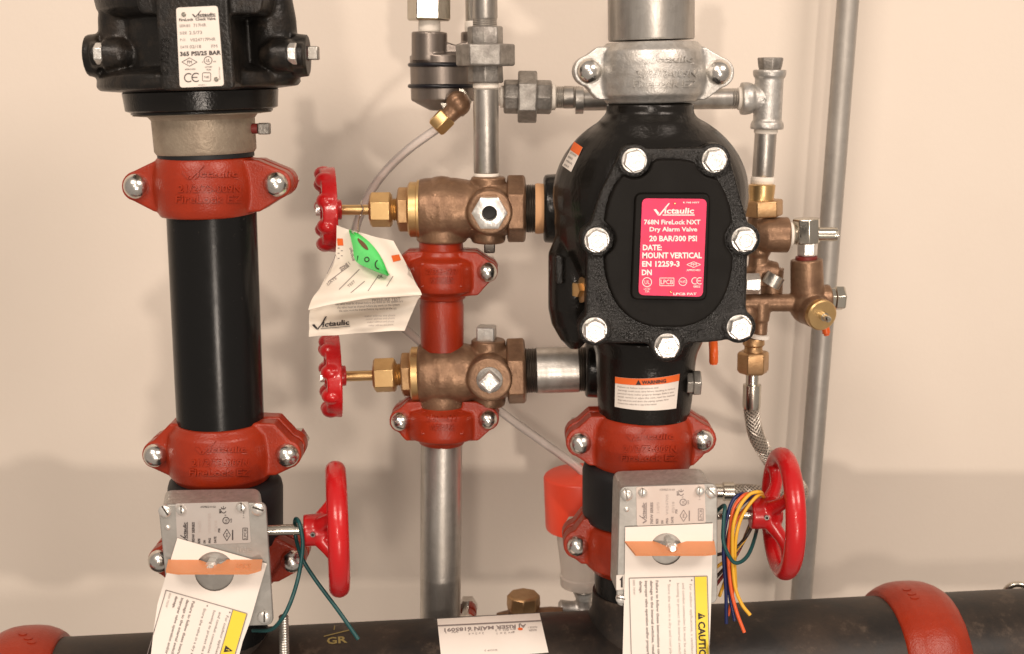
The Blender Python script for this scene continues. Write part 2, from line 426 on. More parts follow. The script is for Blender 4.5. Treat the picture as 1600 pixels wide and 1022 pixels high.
m_marker = M('yellow_marker', (0.24, 0.18, 0.06), 0.6)
m_cap = M('red_plastic', (0.78, 0.07, 0.03), 0.35, sub=0.25)
m_cup = M('frosted_clear_plastic', (0.80, 0.74, 0.68), 0.35, trans=0.55, ior=1.2)
m_steelbraid = M('stainless_braid', (0.62, 0.56, 0.49), 0.42, 0.8)
m_braidcore = M('braid_core', (0.16, 0.135, 0.11), 0.6, 0.4)
m_condu = M('grey_conduit', (0.42, 0.395, 0.36), 0.48, 0.55, col2=(0.31, 0.285, 0.255), nscale=40, namt=0.7, streak=(1, 1, .25), rvar=0.12, bump=0.1, bscale=300, vor=(150, 0.10), dust=((0.22, 0.18, 0.14), 40, 0.6, 0.85, 0.4))
def wirem(n, c): return M(n, c, 0.38)
m_wg = wirem('dark_teal_wire', (0.006, 0.060, 0.062)); m_wb = wirem('navy_wire', (0.010, 0.018, 0.085)); m_wy = wirem('yellow_wire', (0.70, 0.38, 0.03))
m_wo = wirem('orange_wire', (0.66, 0.10, 0.025)); m_wr = wirem('dark_red_wire', (0.20, 0.02, 0.015)); m_wk = wirem('dark_brown_wire', (0.04, 0.022, 0.015))
def clear_mat():
    m = bpy.data.materials.new('clear_vinyl'); m.use_nodes = True; nt = m.node_tree; N = nt.nodes; K = nt.links
    for n in list(N):
        if n.type != 'OUTPUT_MATERIAL': N.remove(n)
    out = [n for n in N if n.type == 'OUTPUT_MATERIAL'][0]
    tr = N.new('ShaderNodeBsdfTransparent'); tr.inputs[0].default_value = (0.97, 0.95, 0.94, 1)
    gl = N.new('ShaderNodeBsdfGlossy'); gl.inputs['Roughness'].default_value = 0.12; gl.inputs[0].default_value = (1, .97, .93, 1)
    df = N.new('ShaderNodeBsdfDiffuse'); df.inputs[0].default_value = (0.85, 0.78, 0.74, 1)
    lw = N.new('ShaderNodeLayerWeight'); lw.inputs[0].default_value = 0.35
    m1 = N.new('ShaderNodeMixShader'); m2 = N.new('ShaderNodeMixShader'); m1.inputs[0].default_value = 0.45
    K.new(tr.outputs[0], m1.inputs[1]); K.new(df.outputs[0], m1.inputs[2])
    K.new(lw.outputs['Fresnel'], m2.inputs[0]); K.new(m1.outputs[0], m2.inputs[1]); K.new(gl.outputs[0], m2.inputs[2]); K.new(m2.outputs[0], out.inputs[0])
    return m
m_clear = clear_mat()

# ------------------------------------------------------------------ the wall
YW = 1.28
b = B(); BOX(b, Vector((0, YW + 0.06, 1.0)), 6.0, 0.12, 3.2)
o = part('wall', b, m_wall, kind='structure'); del b

YL, YR, YM, YT, YA = 0.95, 0.985, 1.05, 1.08, 1.11

# header geometry: pixel line of its axis
HP0, HP1, HY0, HY1 = (0, 1110), (1600, 1029), 0.93, 1.023
def hdr(x):
    s = x / 1600; return HP0[1] + (HP1[1] - HP0[1]) * s, HY0 + (HY1 - HY0) * s
def HL(b, prof, **k): L(b, HP0, HP1, prof, HY0, HY1, **k)

# ------------------------------------------------------------------ wall pipe and header
b = B(); L(b, (1325, 0), (1250, 960), [(-120, 17.2), (1150, 16)], 1.225, seg=40)
part('wall_pipe', b, m_condu, label='tall thin grey pipe running down the wall on the right', cat='pipe')

y0, Yh = hdr(690)
hd = empty('header_pipe', 'large dusty black horizontal pipe along the bottom edge', 'pipe', P(690, y0, Yh))
b = B(); HL(b, [(-260, 107), (1860, 107)], seg=72); hpipe = part('pipe', b, m_header, hd)
hb = bvh_of(hpipe)
f = FL().quad([(683, 968), (843, 959), (857, 1020), (690, 1034)], 10, 8)
lab = part('sticker', flat(f, cast_fn(hb, 0.0005)), m_paper, hd, label='white sticker with upside-down print')
f = FL().line((684, 979), (846, 971), 2.0, 10)
f.text('AJ RISER MAIN 6185091', 822, 976.5, 5.2, 128, ang=177, bold=.25)
f.text('FLOOR 1', 839, 979.5, 3, 14, ang=177); f.text('RISER', 838, 984, 3, 12, ang=177)
f.text('1/2 x 2 x 3', 757, 984, 3, 26, ang=177); f.text('2 x 2 x 4', 756, 989, 3, 24, ang=177); f.text('W  1', 716, 987, 3, 20, ang=177)
f.text('grv 001 x 3', 806, 983, 3.2, 32, ang=177); f.text('grv 2 x 1', 804, 988, 3.2, 28, ang=177); f.text('SHOP 3', 777, 1015, 2.6, 20, ang=177)
part('print', flat(f, cast_fn(hb, 0.0008)), m_grey, lab)
f = FL().disc(813, 984, 4, 2); part('stain', flat(f, cast_fn(hb, 0.0009)), m_orange, lab)
f = FL().text('GR', 511, 1007, 10, 32, ang=-5, bold=.5); f.line((506, 995), (546, 985), 1.6, 4); f.line((522, 985), (523, 978), 1.6, 2)
part('marker_writing', flat(f, cast_fn(hb, 0.0004)), m_marker, hd, label='faded yellow hand lettering')
# welded outlets on the header
for (x, r, y_a, Yv) in ((352, 64, 960, YL + .002), (988, 66, 930, YR)):
    b = B(); L(b, (x, y_a), (x + 2, y_a + 150), [(y_a - 10, r - 4), (y_a + 18, r - 2), (y_a + 34, r + 6), (y_a + 60, r + 12), (y_a + 150, r + 14)], Yv)
    part('outlet', b, m_header, hd, voxel=0)

def header_coupling(name, x0, x1, label):
    xm = (x0 + x1) / 2; yy, Yv = hdr(xm)
    t = empty(name, label, 'coupling', P(xm, yy, Yv), 'grooved couplings on the header pipe')
    b = B(); wd = x1 - x0
    HL(b, [(x0, 109), (x0 + 1, 114), (x0 + wd * .12, 121), (x0 + wd * .25, 126), (x0 + wd * .4, 128), (x0 + wd * .6, 128), (x0 + wd * .75, 126), (x0 + wd * .88, 121), (x1 - 1, 114), (x1, 109)], seg=64)
    for s in (-1, 1):
        c = P(xm, yy, Yv) + Vector((0, s * 0.076, 0)); BOX(b, c, 0.042, 0.04, 0.030)
    h = part('housing', b, m_red, t, voxel=0.0014, sm=5)
    bb = bvh_of(h); g = FL()
    for k, (u, v) in enumerate(((.42, 0), (.5, 7), (.55, 13))):
        g.disc(x0 + wd * u, yy - 117 + v, 7, 2.4, 10)
    part('cast_mark', emboss(g, bb, .0008, Yv), m_red, h)
    for s in (-1, 1):
        b = B(); c = P(xm, yy, Yv) + Vector((0, s * 0.084, 0)); rings(b, [c + Vector((0, 0, z)) for z in (-.03, .018, .022, .024)], [.007, .011, .009, .003], Vector((0, 0, 1)), 16)
        part('bolt', b, m_zinc, t)
header_coupling('pipe_coupling', 1376, 1473, 'red coupling wrapped round the black horizontal pipe at lower right')
header_coupling('pipe_coupling', -10, 98, 'red coupling in the bottom left corner on the horizontal pipe')

# ------------------------------------------------------------------ grooved couplings on vertical pipes
def coupling(label, cx0, y0, cx1, y1, R, rp, bl, br, re, Y, rb, mat=m_red, writing=None, ear=0.017, style='a', name='pipe_coupling'):
    mid = (y0 + y1) / 2; cx = (cx0 + cx1) / 2
    t = empty(name, label, 'coupling', P(cx1, y1, Y), 'grooved couplings on the vertical pipes')
    hs = []
    for back in (0, 1):
        b = B(); h = y1 - y0
        arc = (180, 360) if back else (0, 180)
        prof = [(y0, 0), (y0, rp + 3), (y0 + h * .05, rp + 6), (y0 + h * .14, R - 4), (y0 + h * .3, R - 1), (y0 + h * .5, R), (y0 + h * .7, R - 1), (y0 + h * .86, R - 4), (y0 + h * .95, rp + 6), (y1, rp + 3), (y1, 0)]
        if style == 'b':
            prof = [(y0, 0), (y0, rp + 2), (y0 + h * .12, rp + 5), (y0 + h * .2, R - 2), (y0 + h * .3, R), (y0 + h * .7, R), (y0 + h * .8, R - 2), (y0 + h * .88, rp + 5), (y1, rp + 2), (y1, 0)]
        L(b, (cx0, y0), (cx1, y1), prof, Y, seg=40, arc=arc)
        for s, (bx, by) in ((-1, bl), (1, br)):
            pts = []
            for k in range(9):
                a = math.radians(-78 + 156 * k / 8); pts.append((bx + s * re * math.cos(a), by + re * math.sin(a)))
            xin = cx + s * R * .55
            poly = [(xin, y0 + h * .06)] + [(cx + s * R * .97, y0 + h * .07)] + pts + [(cx + s * R * 1.0, y1 - h * .05), (xin, y1 - h * .03)]
            Yf = Y - ear
            if not back:
                PR(b, poly, Yf, ear - 0.0022)
            else:
                fr = [P(x, y, Yf) for x, y in poly]; n = len(fr); a_ = [v + Vector((0, ear + 0.0022, 0)) for v in fr]; c_ = [v + Vector((0, 2 * ear, 0)) for v in fr]
                b.add(a_ + c_, [list(range(n)), list(range(2 * n - 1, n - 1, -1))] + [(i, i + n, (i + 1) % n + n, (i + 1) % n) for i in range(n)])
        hs.append(part('housing', b, mat, t, voxel=0.0011, sm=4))
    bb = bvh_of(hs[0])
    if writing:
        g = FL()
        writing(g)
        part('lettering', emboss(g, bb, 0.0012, Y), mat, hs[0])
    for bx, by in (bl, br):
        b = B(); Yf = Y - ear
        LD(b, bx, by, Yf, (0, -1, 0), [(-.002, rb * 1.02), (.0008, rb * 1.02)] + [(.0008 + .0085 * math.sin(q), rb * math.cos(q)) for q in [math.radians(x) for x in (8, 20, 35, 50, 65, 78, 88)]], seg=28)
        LD(b, bx, by, Yf, (0, 1, 0), [(0, rb * .6), (2 * ear + .002, rb * .6)], seg=12)
        LD(b, bx, by, Yf, (0, 1, 0), [(2 * ear + .0005, rb * 1.1), (2 * ear + .012, rb * 1.1)], seg=6)
        part('bolt', b, m_zinc, t)
    return t
def cast_words(x, y, k=1.0, l2='21/2/73-009N', l3='FireLock EZ', tilt=0):
    def fn(g):
        g.logo(x - 42 * k, y - 7 * k, 86 * k, 15 * k, tilt, .1)
        g.text(l2, x - 48 * k, y + 15 * k, 11 * k, 96 * k, bold=.3, slant=.05, ang=tilt); g.text(l3, x - 52 * k, y + 31 * k, 11 * k, 102 * k, bold=.3, slant=.05, ang=tilt)
    return fn
def framed_words(x, y, wd, h):
    def fn(g):
        g.loop([(x - wd / 2, y - h / 2), (x + wd / 2, y - h / 2), (x + wd / 2, y + h / 2), (x - wd / 2, y + h / 2)], 2)
        g.text('2/60.3-577', x, y - 2, h * .25, wd * .78, align='C', bold=.3); g.text('VICTAULIC', x, y + h * .34, h * .25, wd * .6, align='C', bold=.3)
    return fn
coupling('red coupling clamped below the black check valve with the white plate', 320, 244, 326, 336, 82, 69, (213, 291), (431, 288), 24, YL, 19.5, writing=cast_words(327, 285))
coupling('red coupling at the lower end of the left black pipe, above the metal box', 344, 656, 349, 748, 84, 67, (243, 711), (449, 711), 22, YL, 18.5, writing=cast_words(344, 714, .92))
coupling('red coupling mostly hidden behind the left metal switch box', 349, 836, 352, 914, 84, 66, (250, 876), (457, 876), 20, YL, 18)
coupling('grey galvanised coupling on top of the black dry valve', 1018, 66, 1018, 160, 86, 68, (921, 111), (1123, 113), 25, YR, 19.5, mat=m_galvcast, writing=cast_words(1040, 105, .98))
coupling('red coupling just below the white and orange warning sticker', 1004, 645, 1001, 732, 82, 68, (907, 692), (1097, 687), 23, YR, 17.5, writing=cast_words(1015, 693, .85))
coupling('red coupling mostly hidden behind the right metal switch box', 992, 806, 990, 886, 82, 64, (902, 852), (1088, 850), 22, YR, 16.5)
coupling('small red coupling below the upper bronze valve, partly behind the hanging tag', 690, 389, 690, 466, 56, 35, (620, 427), (761, 425), 17, YM, 15.5, writing=framed_words(690, 430, 62, 34), style='b', ear=.015)
coupling('small red coupling below the lower bronze valve on the grey drain pipe', 691, 624, 690, 692, 57, 33, (626, 658), (762, 655), 18, YM, 15, writing=framed_words(691, 660, 62, 34), style='b', ear=.015)
coupling('red coupling sunk behind the horizontal pipe at the foot of the drain pipe', 689, 985, 688, 1044, 40, 32, (642, 1018), (729, 972), 15, 1.075, 14, style='b', ear=.014)

# ------------------------------------------------------------------ left riser: check valve and pipe
cv = empty('check_valve', 'large black cast valve with white nameplate at top left', 'valve', P(322, 240, YL))
AX0, AX1 = (303, 0), (322, 240)
def axx(y): return AX0[0] + (AX1[0] - AX0[0]) * y / 240
b = B()
L(b, AX0, AX1, [(-150, 0), (-150, 140), (-80, 152), (-10, 150), (14, 146), (26, 132), (30, 116), (104, 116), (110, 140), (116, 153), (132, 155), (138, 150), (141, 120), (141, 0)], YL, seg=64)
for s in (-1, 1):                                   # side lobes
    cx = axx(70) + s * 116
    L(b, (cx - 4, -40), (cx + 6, 135), [(-40, 10), (-30, 30), (30, 38), (122, 40), (134, 30)], YL - .022, seg=32)
    L(b, (cx - 4, -40), (cx + 6, 135), [(-40, 10), (-30, 26), (120, 28), (134, 20)], YL + .03, seg=24)
    xa = axx(86) + s * 96; xb = axx(86) + s * 166
    L(b, (xa, 86), (xb, 86), [(xa, 12), (xa + s * 20, 25), (xb - s * 22, 26), (xb - s * 18, 20), (xb, 20)], YL - .040, seg=24)
    xc = axx(86) + s * 150; xd = axx(86) + s * 172
    L(b, (xc, 87), (xd, 87), [(xc, 34), (xd, 32)], YL - .028, seg=32)
PR(b, rquad([(240, -40), (352, -40), (368, 140), (252, 142)], 12), YL - .083, .06)   # boss carrying the nameplate
PR(b, rquad([(205, -60), (420, -60), (408, 22), (216, 22)], 14), YL - .078, .05)
vb = part('body', b, m_dusty, cv, voxel=0.0013, sm=5)
b = B(); L(b, AX0, AX1, [(139, 100), (139, 116), (143, 119), (160, 117), (170, 116), (173, 108), (176, 108), (177, 80)], YL, seg=64); part('flange', b, m_black, cv)
b = B(); L(b, AX0, AX1, [(174, 70), (174, 104), (178, 106), (180, 84), (186, 79), (234, 78), (239, 75), (239, 60)], YL, seg=64); nk = part('neck', b, m_neck, cv)
b = B(); L(b, AX0, AX1, [(236, 50), (236, 74), (246, 74)], YL, seg=48); part('gasket', b, m_rubber, cv)
for xa, xb, y, r, yv, sq in ((392, 402, 201, 9.5, YL - .005, 0),):
    b = B(); L(b, (xa, y), (xb + 22, y), [(xa, 8), (xb + 1, 8)], yv, seg=20); pl = part('seal', b, m_redseal, cv)
    b = B(); L(b, (xa, y), (xb + 22, y), [(xb + 2, 12.5), (xb + 20, 12.5)], yv, seg=4, phase=math.radians(45)); part('plug', b, m_mall, cv, bevel=.001)
b = B(); L(b, (476, 83), (500, 83), [(474, 12), (482, 12)], YL - .028, seg=20); part('seal', b, m_redseal, cv)
b = B(); L(b, (476, 83), (500, 83), [(481, 15), (498, 15)], YL - .028, seg=4, phase=math.radians(45)); part('plug', b, m_galv, cv, bevel=.001)
for xa, xb in ((150, 163), (451, 464)):
    b = B(); L(b, (xa, 84), (xb, 84), [(xa, 17), (xb, 17)], YL - .046, seg=6); part('hex_bolt', b, m_hexzinc, cv, bevel=.0006)
NPQ = [(275, 12), (340, 9), (350, 134), (281, 137)]; YN = YL - .0838
b = B(); PR(b, rquad(NPQ, 5), YN, .0012); np_ = part('nameplate', b, m_white, cv)
def npm(u, v):    # 0..1 on the plate -> pixels
    a, b_, c, d = NPQ; return tuple((a[k] * (1 - u) + b_[k] * u) * (1 - v) + (d[k] * (1 - u) + c[k] * u) * v for k in (0, 1))
f = FL(); fb = FL(); fg = FL()
def npt(g, s, u, v, h, wd, bold=0): x, y = npm(u, v); g.text(s, x, y, h, wd, ang=-2.2, bold=bold)
lg = FL(); x, y = npm(.37, .125); lg.logo(x, y, 37, 7.5, -2, .09); part('logo', flat(lg, plane_fn(YN, .0003)), m_ink, np_)
npt(f, 'FireLock  Check Valve', .06, .17, 4.2, 57, .15); npt(fg, 'SERIES', .06, .245, 4, 17); npt(fg, '717HR', .39, .25, 5, 20); npt(fg, 'SIZE', .06, .335, 4, 11); npt(fg, '2.5/73', .28, .34, 5, 20)
npt(fg, 'P.O.', .06, .42, 4, 9); npt(fg, 'V024717PHR', .29, .43, 5, 40); npt(fg, 'DATE', .06, .51, 4, 12); npt(fg, '02/18', .27, .515, 5, 18); npt(fg, 'FM', .78, .52, 5, 9)
npt(fb, '365 PSI/25 BAR', .04, .605, 6.3, 64, .35)
part('title_print', flat(f, plane_fn(YN, .0003)), m_ink, np_); f = FL()
c = npm(.25, .685); f.loop([(c[0] - 12, c[1]), (c[0], c[1] - 6.5), (c[0] + 12, c[1]), (c[0], c[1] + 6.5)], .8); f.text('FM', c[0], c[1] + 2.5, 5, 7, align='C'); npt(f, 'APPROVED', .13, .785, 2.4, 17)
c = npm(.68, .675); f.ring(c[0], c[1], 6.6, .9); f.text('UL', c[0], c[1] + 2.6, 5, 6, align='C'); npt(f, 'c', .54, .70, 3, 2); npt(f, 'us', .8, .70, 3, 4); npt(f, 'LISTED', .60, .765, 2.2, 11); npt(f, '755R', .62, .80, 2.2, 8)
for k, u in ((0, .15), (1, .32)):
    c = npm(u + .06, .88)
    pts = [(c[0] + 6.5 * math.cos(math.radians(a)), c[1] + 6.5 * math.sin(math.radians(a))) for a in range(50, 311, 20)]
    for p, q in zip(pts, pts[1:]): fb.line(p, q, 1.5)
    if k: fb.line((c[0] - 6, c[1]), (c[0] + 2, c[1]), 1.3)
c = npm(.62, .88); pts = rrect(c[0] - 6.5, c[1] - 6.5, c[0] + 6.5, c[1] + 6.5, 2); f.loop(pts, .8); f.text('VdS', c[0], c[1] + 2, 3.5, 8, align='C')
npt(f, 'LPCB R 1', .42, .985, 1.8, 12); x, y = npm(.93, .92); fg.text('R000-717-HRV', x, y, 2.2, 20, ang=-92)
part('approval_marks', flat(f, plane_fn(YN, .0003)), m_ink, np_); part('bold_print', flat(fb, plane_fn(YN, .00035)), m_ink, np_); part('faint_print', flat(fg, plane_fn(YN, .0003)), m_grey, np_)
for u, v in ((.18, .09), (.84, .915)):
    c = npm(u, v); b = B(); LD(b, c[0], c[1], YN, (0, -1, 0), [(0, 3.6), (.0006, 3.6), (.0012, 2)], 14); part('rivet', b, m_nickel, np_)
g = FL(); g.text('21/2/73', 262, 118, 12, 58, ang=-88, bold=.4); part('lettering', emboss(g, bvh_of(vb), .0009, YL - .08), m_black, vb)

b = B(); L(b, (331, 335), (345, 665), [(325, 69), (670, 66.5)], YL, seg=72)
part('riser_pipe', b, m_pipe, label='thick glossy black vertical pipe between the two left red couplings', cat='pipe')

# ------------------------------------------------------------------ butterfly valves with switch boxes
def screw(par, x, y, r, Y, slot=30, name='screw'):
    b = B(); LD(b, x, y, Y, (0, -1, 0), [(-.001, r), (.0016, r), (.0026, r * .82), (.0030, r * .45), (.0031, .1)], 20)
    s = part(name, b, m_hexzinc, par)
    b = B(); q = Matrix.Rotation(math.radians(slot), 3, 'Y'); c = P(x, y, Y - .0029); k = S(x, y, Y); BOX(b, c, r * 1.7 * k, .0009, r * .24 * k, q); part('slot', b, m_thread, s)

def sheet_with_hole(outline, hole, yfn, th=0.0004):
    bm = bmesh.new()
    def loop(pts):
        vs = [bm.verts.new((x, y, 0)) for x, y in pts]; return [bm.edges.new((vs[i], vs[(i + 1) % len(vs)])) for i in range(len(vs))]
    e = loop(outline) + loop(hole); bmesh.ops.triangle_fill(bm, use_beauty=True, edges=e)
    bmesh.ops.subdivide_edges(bm, edges=bm.edges[:], cuts=2, use_grid_fill=True)
    bm.verts.ensure_lookup_table(); vs = [(v.co.x, v.co.y) for v in bm.verts]; fs = [[v.index for v in fc.verts] for fc in bm.faces]; bm.verts.index_update()
    fs = [[v.index for v in fc.verts] for fc in bm.faces]
    n = len(vs); b = B(); cnt = {}
    for fc in fs:
        for a, c in zip(fc, fc[1:] + [fc[0]]): cnt[(a, c)] = 1
    sides = [[a, c, c + n, a + n] for (a, c) in cnt if (c, a) not in cnt]
    b.add([P(x, y, yfn(x, y)) for x, y in vs] + [P(x, y, yfn(x, y)) + Vector((0, th, 0)) for x, y in vs], fs + [[i + n for i in fc[::-1]] for fc in fs] + sides)
    bm.free(); return b

def wheel(par, cx, cy, Y, R, rt, xh0, xh1, rh, tilt=0.0, name='handwheel'):
    """rim in the plane across the stem; hub from xh0 to xh1"""
    s = S(cx, cy, Y); c = P(cx, cy, Y); b = B()
    ax = Vector((math.cos(tilt), math.sin(tilt), 0)); Q = Vector((-math.sin(tilt), math.cos(tilt), 0))
    TOR(b, c, ax, (R - rt) * s, rt * s, 64, 18, 1.12)
    h0 = c + ax * (xh0 - cx) * s; h1 = c + ax * (xh1 - cx) * s
    rings(b, [h0, h0 + ax * .001, h1, h1 + ax * .004], [rh * .97 * s, rh * s, rh * s, rh * .7 * s], ax, 36)
    for a in (42, 138, 222, 318):
        d = Q * -math.cos(math.radians(a)) + Vector((0, 0, 1)) * math.sin(math.radians(a))
        pth = spline([h1 - ax * .006 + d * rh * .6 * s, c - ax * .002 + d * R * .5 * s, c + d * (R - rt * 1.2) * s], 8)
        TUBE(b, pth, lambda i: (13.5 - 3.5 * math.sin(math.pi * min(1, i / 16))) * s, 12)
    wl = part(name, b, m_wheel, par, voxel=0.0011, sm=4)
    b = B(); hc = (h0 + h1) / 2 + Vector((0, -rh * s * .93, rh * s * .1)); rings(b, [hc + Vector((0, .002, 0)), hc - Vector((0, .0024, 0))], [.0020, .0020], Vector((0, -1, 0)), 12)
    ss = part('set_screw', b, m_mall, wl)
    b = B(); rings(b, [hc - Vector((0, .0022, 0)), hc - Vector((0, .0027, 0))], [.0011, .0011], Vector((0, -1, 0)), 8); part('socket_shade', b, m_holeshade, wl)  # dark disc on the screw paints in its socket's shade

def nameplate_print(par, q, Y, inkA, inkB):
    """sideways print (reads upwards) on a switch box plate; q quad TL,TR,BR,BL"""
    def mp(u, v):
        a, b_, c, d = q; return tuple((a[k] * (1 - u) + b_[k] * u) * (1 - v) + (d[k] * (1 - u) + c[k] * u) * v for k in (0, 1))
    f = FL(); g = FL()
    x, y = mp(.135, .95); f.logo(x, y, 33, 8.5, -90, .12)
    for u, v, s, h, wd in ((.235, .97, '705W SERIES', 4, 34), (.31, .97, 'SIZE', 3.4, 8), (.385, .97, 'DN', 3.4, 5), (.455, .97, 'FIG', 3.4, 8), (.53, .97, 'DATE', 3.4, 10), (.62, .26, 'MAX', 3.4, 7), (.59, .72, 'PSI', 3, 6)):
        x, y = mp(u, v); f.text(s, x, y, h, wd, ang=-90, bold=.2)
    for u, v, s, wd in ((.33, .70, '2 1/2/73', 17), (.46, .75, 'V024705', 32), (.55, .70, '02/18', 17)):
        x, y = mp(u, v); g.text(s, x, y, 4, wd, ang=-90)
    x, y = mp(.34, .115); f.text('ASSEMBLED IN USA', x, y, 3, 24)
    for k, v in ((0, .205), (1, .11)):
        c = mp(.655, v); pts = [(c[0] + 3.6 * math.sin(math.radians(a)), c[1] + 3.4 * math.cos(math.radians(a))) for a in range(-80, 81, 20)]
        for p, r in zip(pts, pts[1:]): f.line(p, r, 1.2)
        if k: f.line((c[0], c[1] + 3), (c[0], c[1] - 1), 1)
    c = mp(.68, .44); f.ring(c[0], c[1], 5.6, 1.2); f.text('UL', c[0] + 2, c[1] + 3, 4, 6, ang=-90); f.text('us', c[0] + 9, c[1] + 3, 3.5, 6, ang=-90); f.text('c', c[0], c[1] - 7, 3, 2.5, ang=-90)
    c = mp(.68, .79); f.loop([(c[0] - 5.5, c[1]), (c[0], c[1] - 9), (c[0] + 5.5, c[1]), (c[0], c[1] + 9)], 1); f.text('FM', c[0] + 2, c[1] + 3, 3.5, 6, ang=-90); f.line((c[0] + 9, c[1] + 8), (c[0] + 9, c[1] - 8), 1.8)
    c = mp(.93, .78); f.loop([(c[0] - 3.8, c[1] - 9), (c[0] + 3.8, c[1] - 9), (c[0] + 3.8, c[1] + 9), (c[0] - 3.8, c[1] + 9)], .9); f.text('LPCB', c[0] + 2, c[1] + 7.5, 4, 15, ang=-90)
    x, y = mp(.93, .40); f.text('2 = max', x, y, 2.2, 14, ang=-90)
    part('print', flat(f, plane_fn(Y, .0003)), inkA, par); part('faint_print', flat(g, plane_fn(Y, .0003)), inkB, par)

def butterfly(side):
    left = side == 'L'
    Y = YL if left else YR
    if left:
        t = empty('butterfly_valve', 'left butterfly valve, grey metal switch box and red handwheel seen edge on', 'valve', P(350, 840, Y))
        bx, (ya, yb), r = 353, (750, 842), 88
    else:
        t = empty('butterfly_valve', 'right butterfly valve, metal switch box and red handwheel with coloured wires', 'valve', P(992, 810, Y))
        bx, (ya, yb), r = 993, (724, 812), 83
    b = B(); L(b, (bx, ya), (bx, yb), [(ya - 6, r - 20), (ya - 4, r - 8), (ya + 2, r - 2), (ya + 10, r), (yb - 14, r), (yb - 5, r - 4), (yb, r - 18)], Y, seg=64)
    if not left: pass
    part('valve_body', b, m_rubber, t)
    b = B(); L(b, (bx, yb - 10), (bx, 1030), [(yb - 10, 66), (1000, 64 if left else 62)], Y, seg=56); part('pipe_stub', b, m_pipe, t)
    Yc = 0.862 if left else 0.892
    if left:
        cover = [(247, 789), (415, 786), (427, 977), (266, 982)]
    else:
        cover = [(968, 761), (1121, 756), (1121, 943), (963, 948)]
    # box: open-backed tray with rounded corners, and its flat cover
    b = B(); cc = Vector((sum(p[0] for p in cover) / 4, sum(p[1] for p in cover) / 4))
    inner = [tuple(cc + (Vector(p) - cc) * .955) for p in cover]
    PR(b, rquad(inner, 14, 5), Yc + .0045, .036, .97 if left else 1.01, -.0085 if left else -.004, .0035)
    sb = part('switch_box', b, m_galvcast, t, bevel=.003, bseg=3)
    b = B(); PR(b, rquad(cover, 12, 5), Yc, .0035)
    cv_ = part('cover', b, m_cover, sb, bevel=.0007)
    if left:
        scr = ((258, 798, 10, 60), (403, 795, 10.5, 20), (413, 964, 10, 92)); nq = [(274, 787), (388, 784), (392, 848), (277, 853)]; ns = ((283, 796, 7.5), (377, 792, 7.5)); hol = (262, 824)
    else:
        scr = ((979, 773, 9.5, 80), (1112, 769, 9.5, 45), (970, 935, 8, 10)); nq = [(994, 761), (1101, 757), (1103, 817), (995, 822)]; ns = ((1004, 769, 7), (1093, 766.5, 7)); hol = (979, 795.5)
    for x, y, rr, sl in scr: screw(cv_ and sb, x, y, rr, Yc, sl, 'screw')
    b = B(); PR(b, rquad(nq, 3), Yc - .0006, .0005); npl = part('nameplate', b, m_silverlab if left else m_pinklab, sb)
    # depth-limited: print hangs directly off the box
    nameplate_print(sb, nq, Yc - .0006, m_ink if left else m_grey, m_faint)
    for x, y, rr in ns: screw(sb, x, y, rr, Yc - .0006, 90, 'nameplate_screw')
    b = B(); LD(b, hol[0], hol[1], Yc, (0, -1, 0), [(-.001, 4.5), (.0008, 4), (.0015, 2)], 14); part('pin', b, m_hexzinc, sb)
    if not left:
        b = B(); PR(b, [(963, 899), (976, 898), (976, 921), (963, 922)], Yc - .0005, .0004); part('arrow_label', b, m_white, sb)
        f = FL().poly([(968, 906), (973, 900), (973, 918), (970, 918), (970, 907)]); part('arrow', flat(f, plane_fn(Yc - .0005, .0003)), m_ink, sb)
    else:
        g = FL().text('SHUT', 393, 855, 8, 24, ang=180); part('stamped_word', flat(g, plane_fn(Yc, .0003)), m_galvcast, sb)
    # indicator flag on its stud
    if left: x0, x1, yt, yb2, sx = 263, 410, 874, 895, 334
    else: x0, x1, yt, yb2, sx = 976, 1116, 845, 866, 1047
    Yb_, Yf_ = Yc - .0016, Yc - .020
    n = 16; vs = []
    for row in range(2):
        for i in range(n + 1):
            u = i / n; x = x0 + (x1 - x0) * u; hw = abs(x - sx)
            if row == 0: vs.append(P(x, yt + (7 if hw < 13 else (3 if hw < 19 else 0)), Yb_ - (.004 if hw < 13 else 0)))
            else:
                ins = 0
                if left: xx = x - 4 + (2 if u > .9 else 0); ins = -6 * max(0, (u - .88) / .12) - 3 * max(0, (.1 - u) / .1)
                else: xx = x + 3 + 14 * (1 - u) ** 6; ins = -2 * max(0, (u - .9) / .1) 
                vs.append(P(xx, yb2 + ins, Yf_))
    b = B(); n1 = n + 1; m2 = len(vs); dn = Vector((0, .0004, -.0016))
    b.add(vs + [v + dn for v in vs], [(i, i + 1, n1 + i + 1, n1 + i) for i in range(n)] + [(m2 + n1 + i, m2 + n1 + i + 1, m2 + i + 1, m2 + i) for i in range(n)]
          + [(n1 + i, n1 + i + 1, m2 + n1 + i + 1, m2 + n1 + i) for i in range(n)] + [(i + 1, i, m2 + i, m2 + i + 1) for i in range(n)] + [(0, n1, m2 + n1, m2), (n, m2 + n, m2 + n1 + n, n1 + n)])
    fl_ = part('position_flag', b, m_flag, t, sharp=30)
    if left:
        fb_ = bvh_of(fl_); g = FL().text('SHUT', 393, 881, 8, 26, ang=180, bold=.3); part('word', emboss(g, fb_, .0004, Yc - .01), m_flag, fl_)
    b = B(); LD(b, sx, yt + 8, Yc, (0, -1, 0), [(-.001, 12, 1), (.008, 12, 1)], 24); LD(b, sx, yt + 8, Yc, (0, -1, 0.25 if not left else .1), [(.005, 6), (.016 if not left else .012, 6), (.017 if not left else .013, 4.5)], 16)
    part('stud', b, m_hexzinc, t)
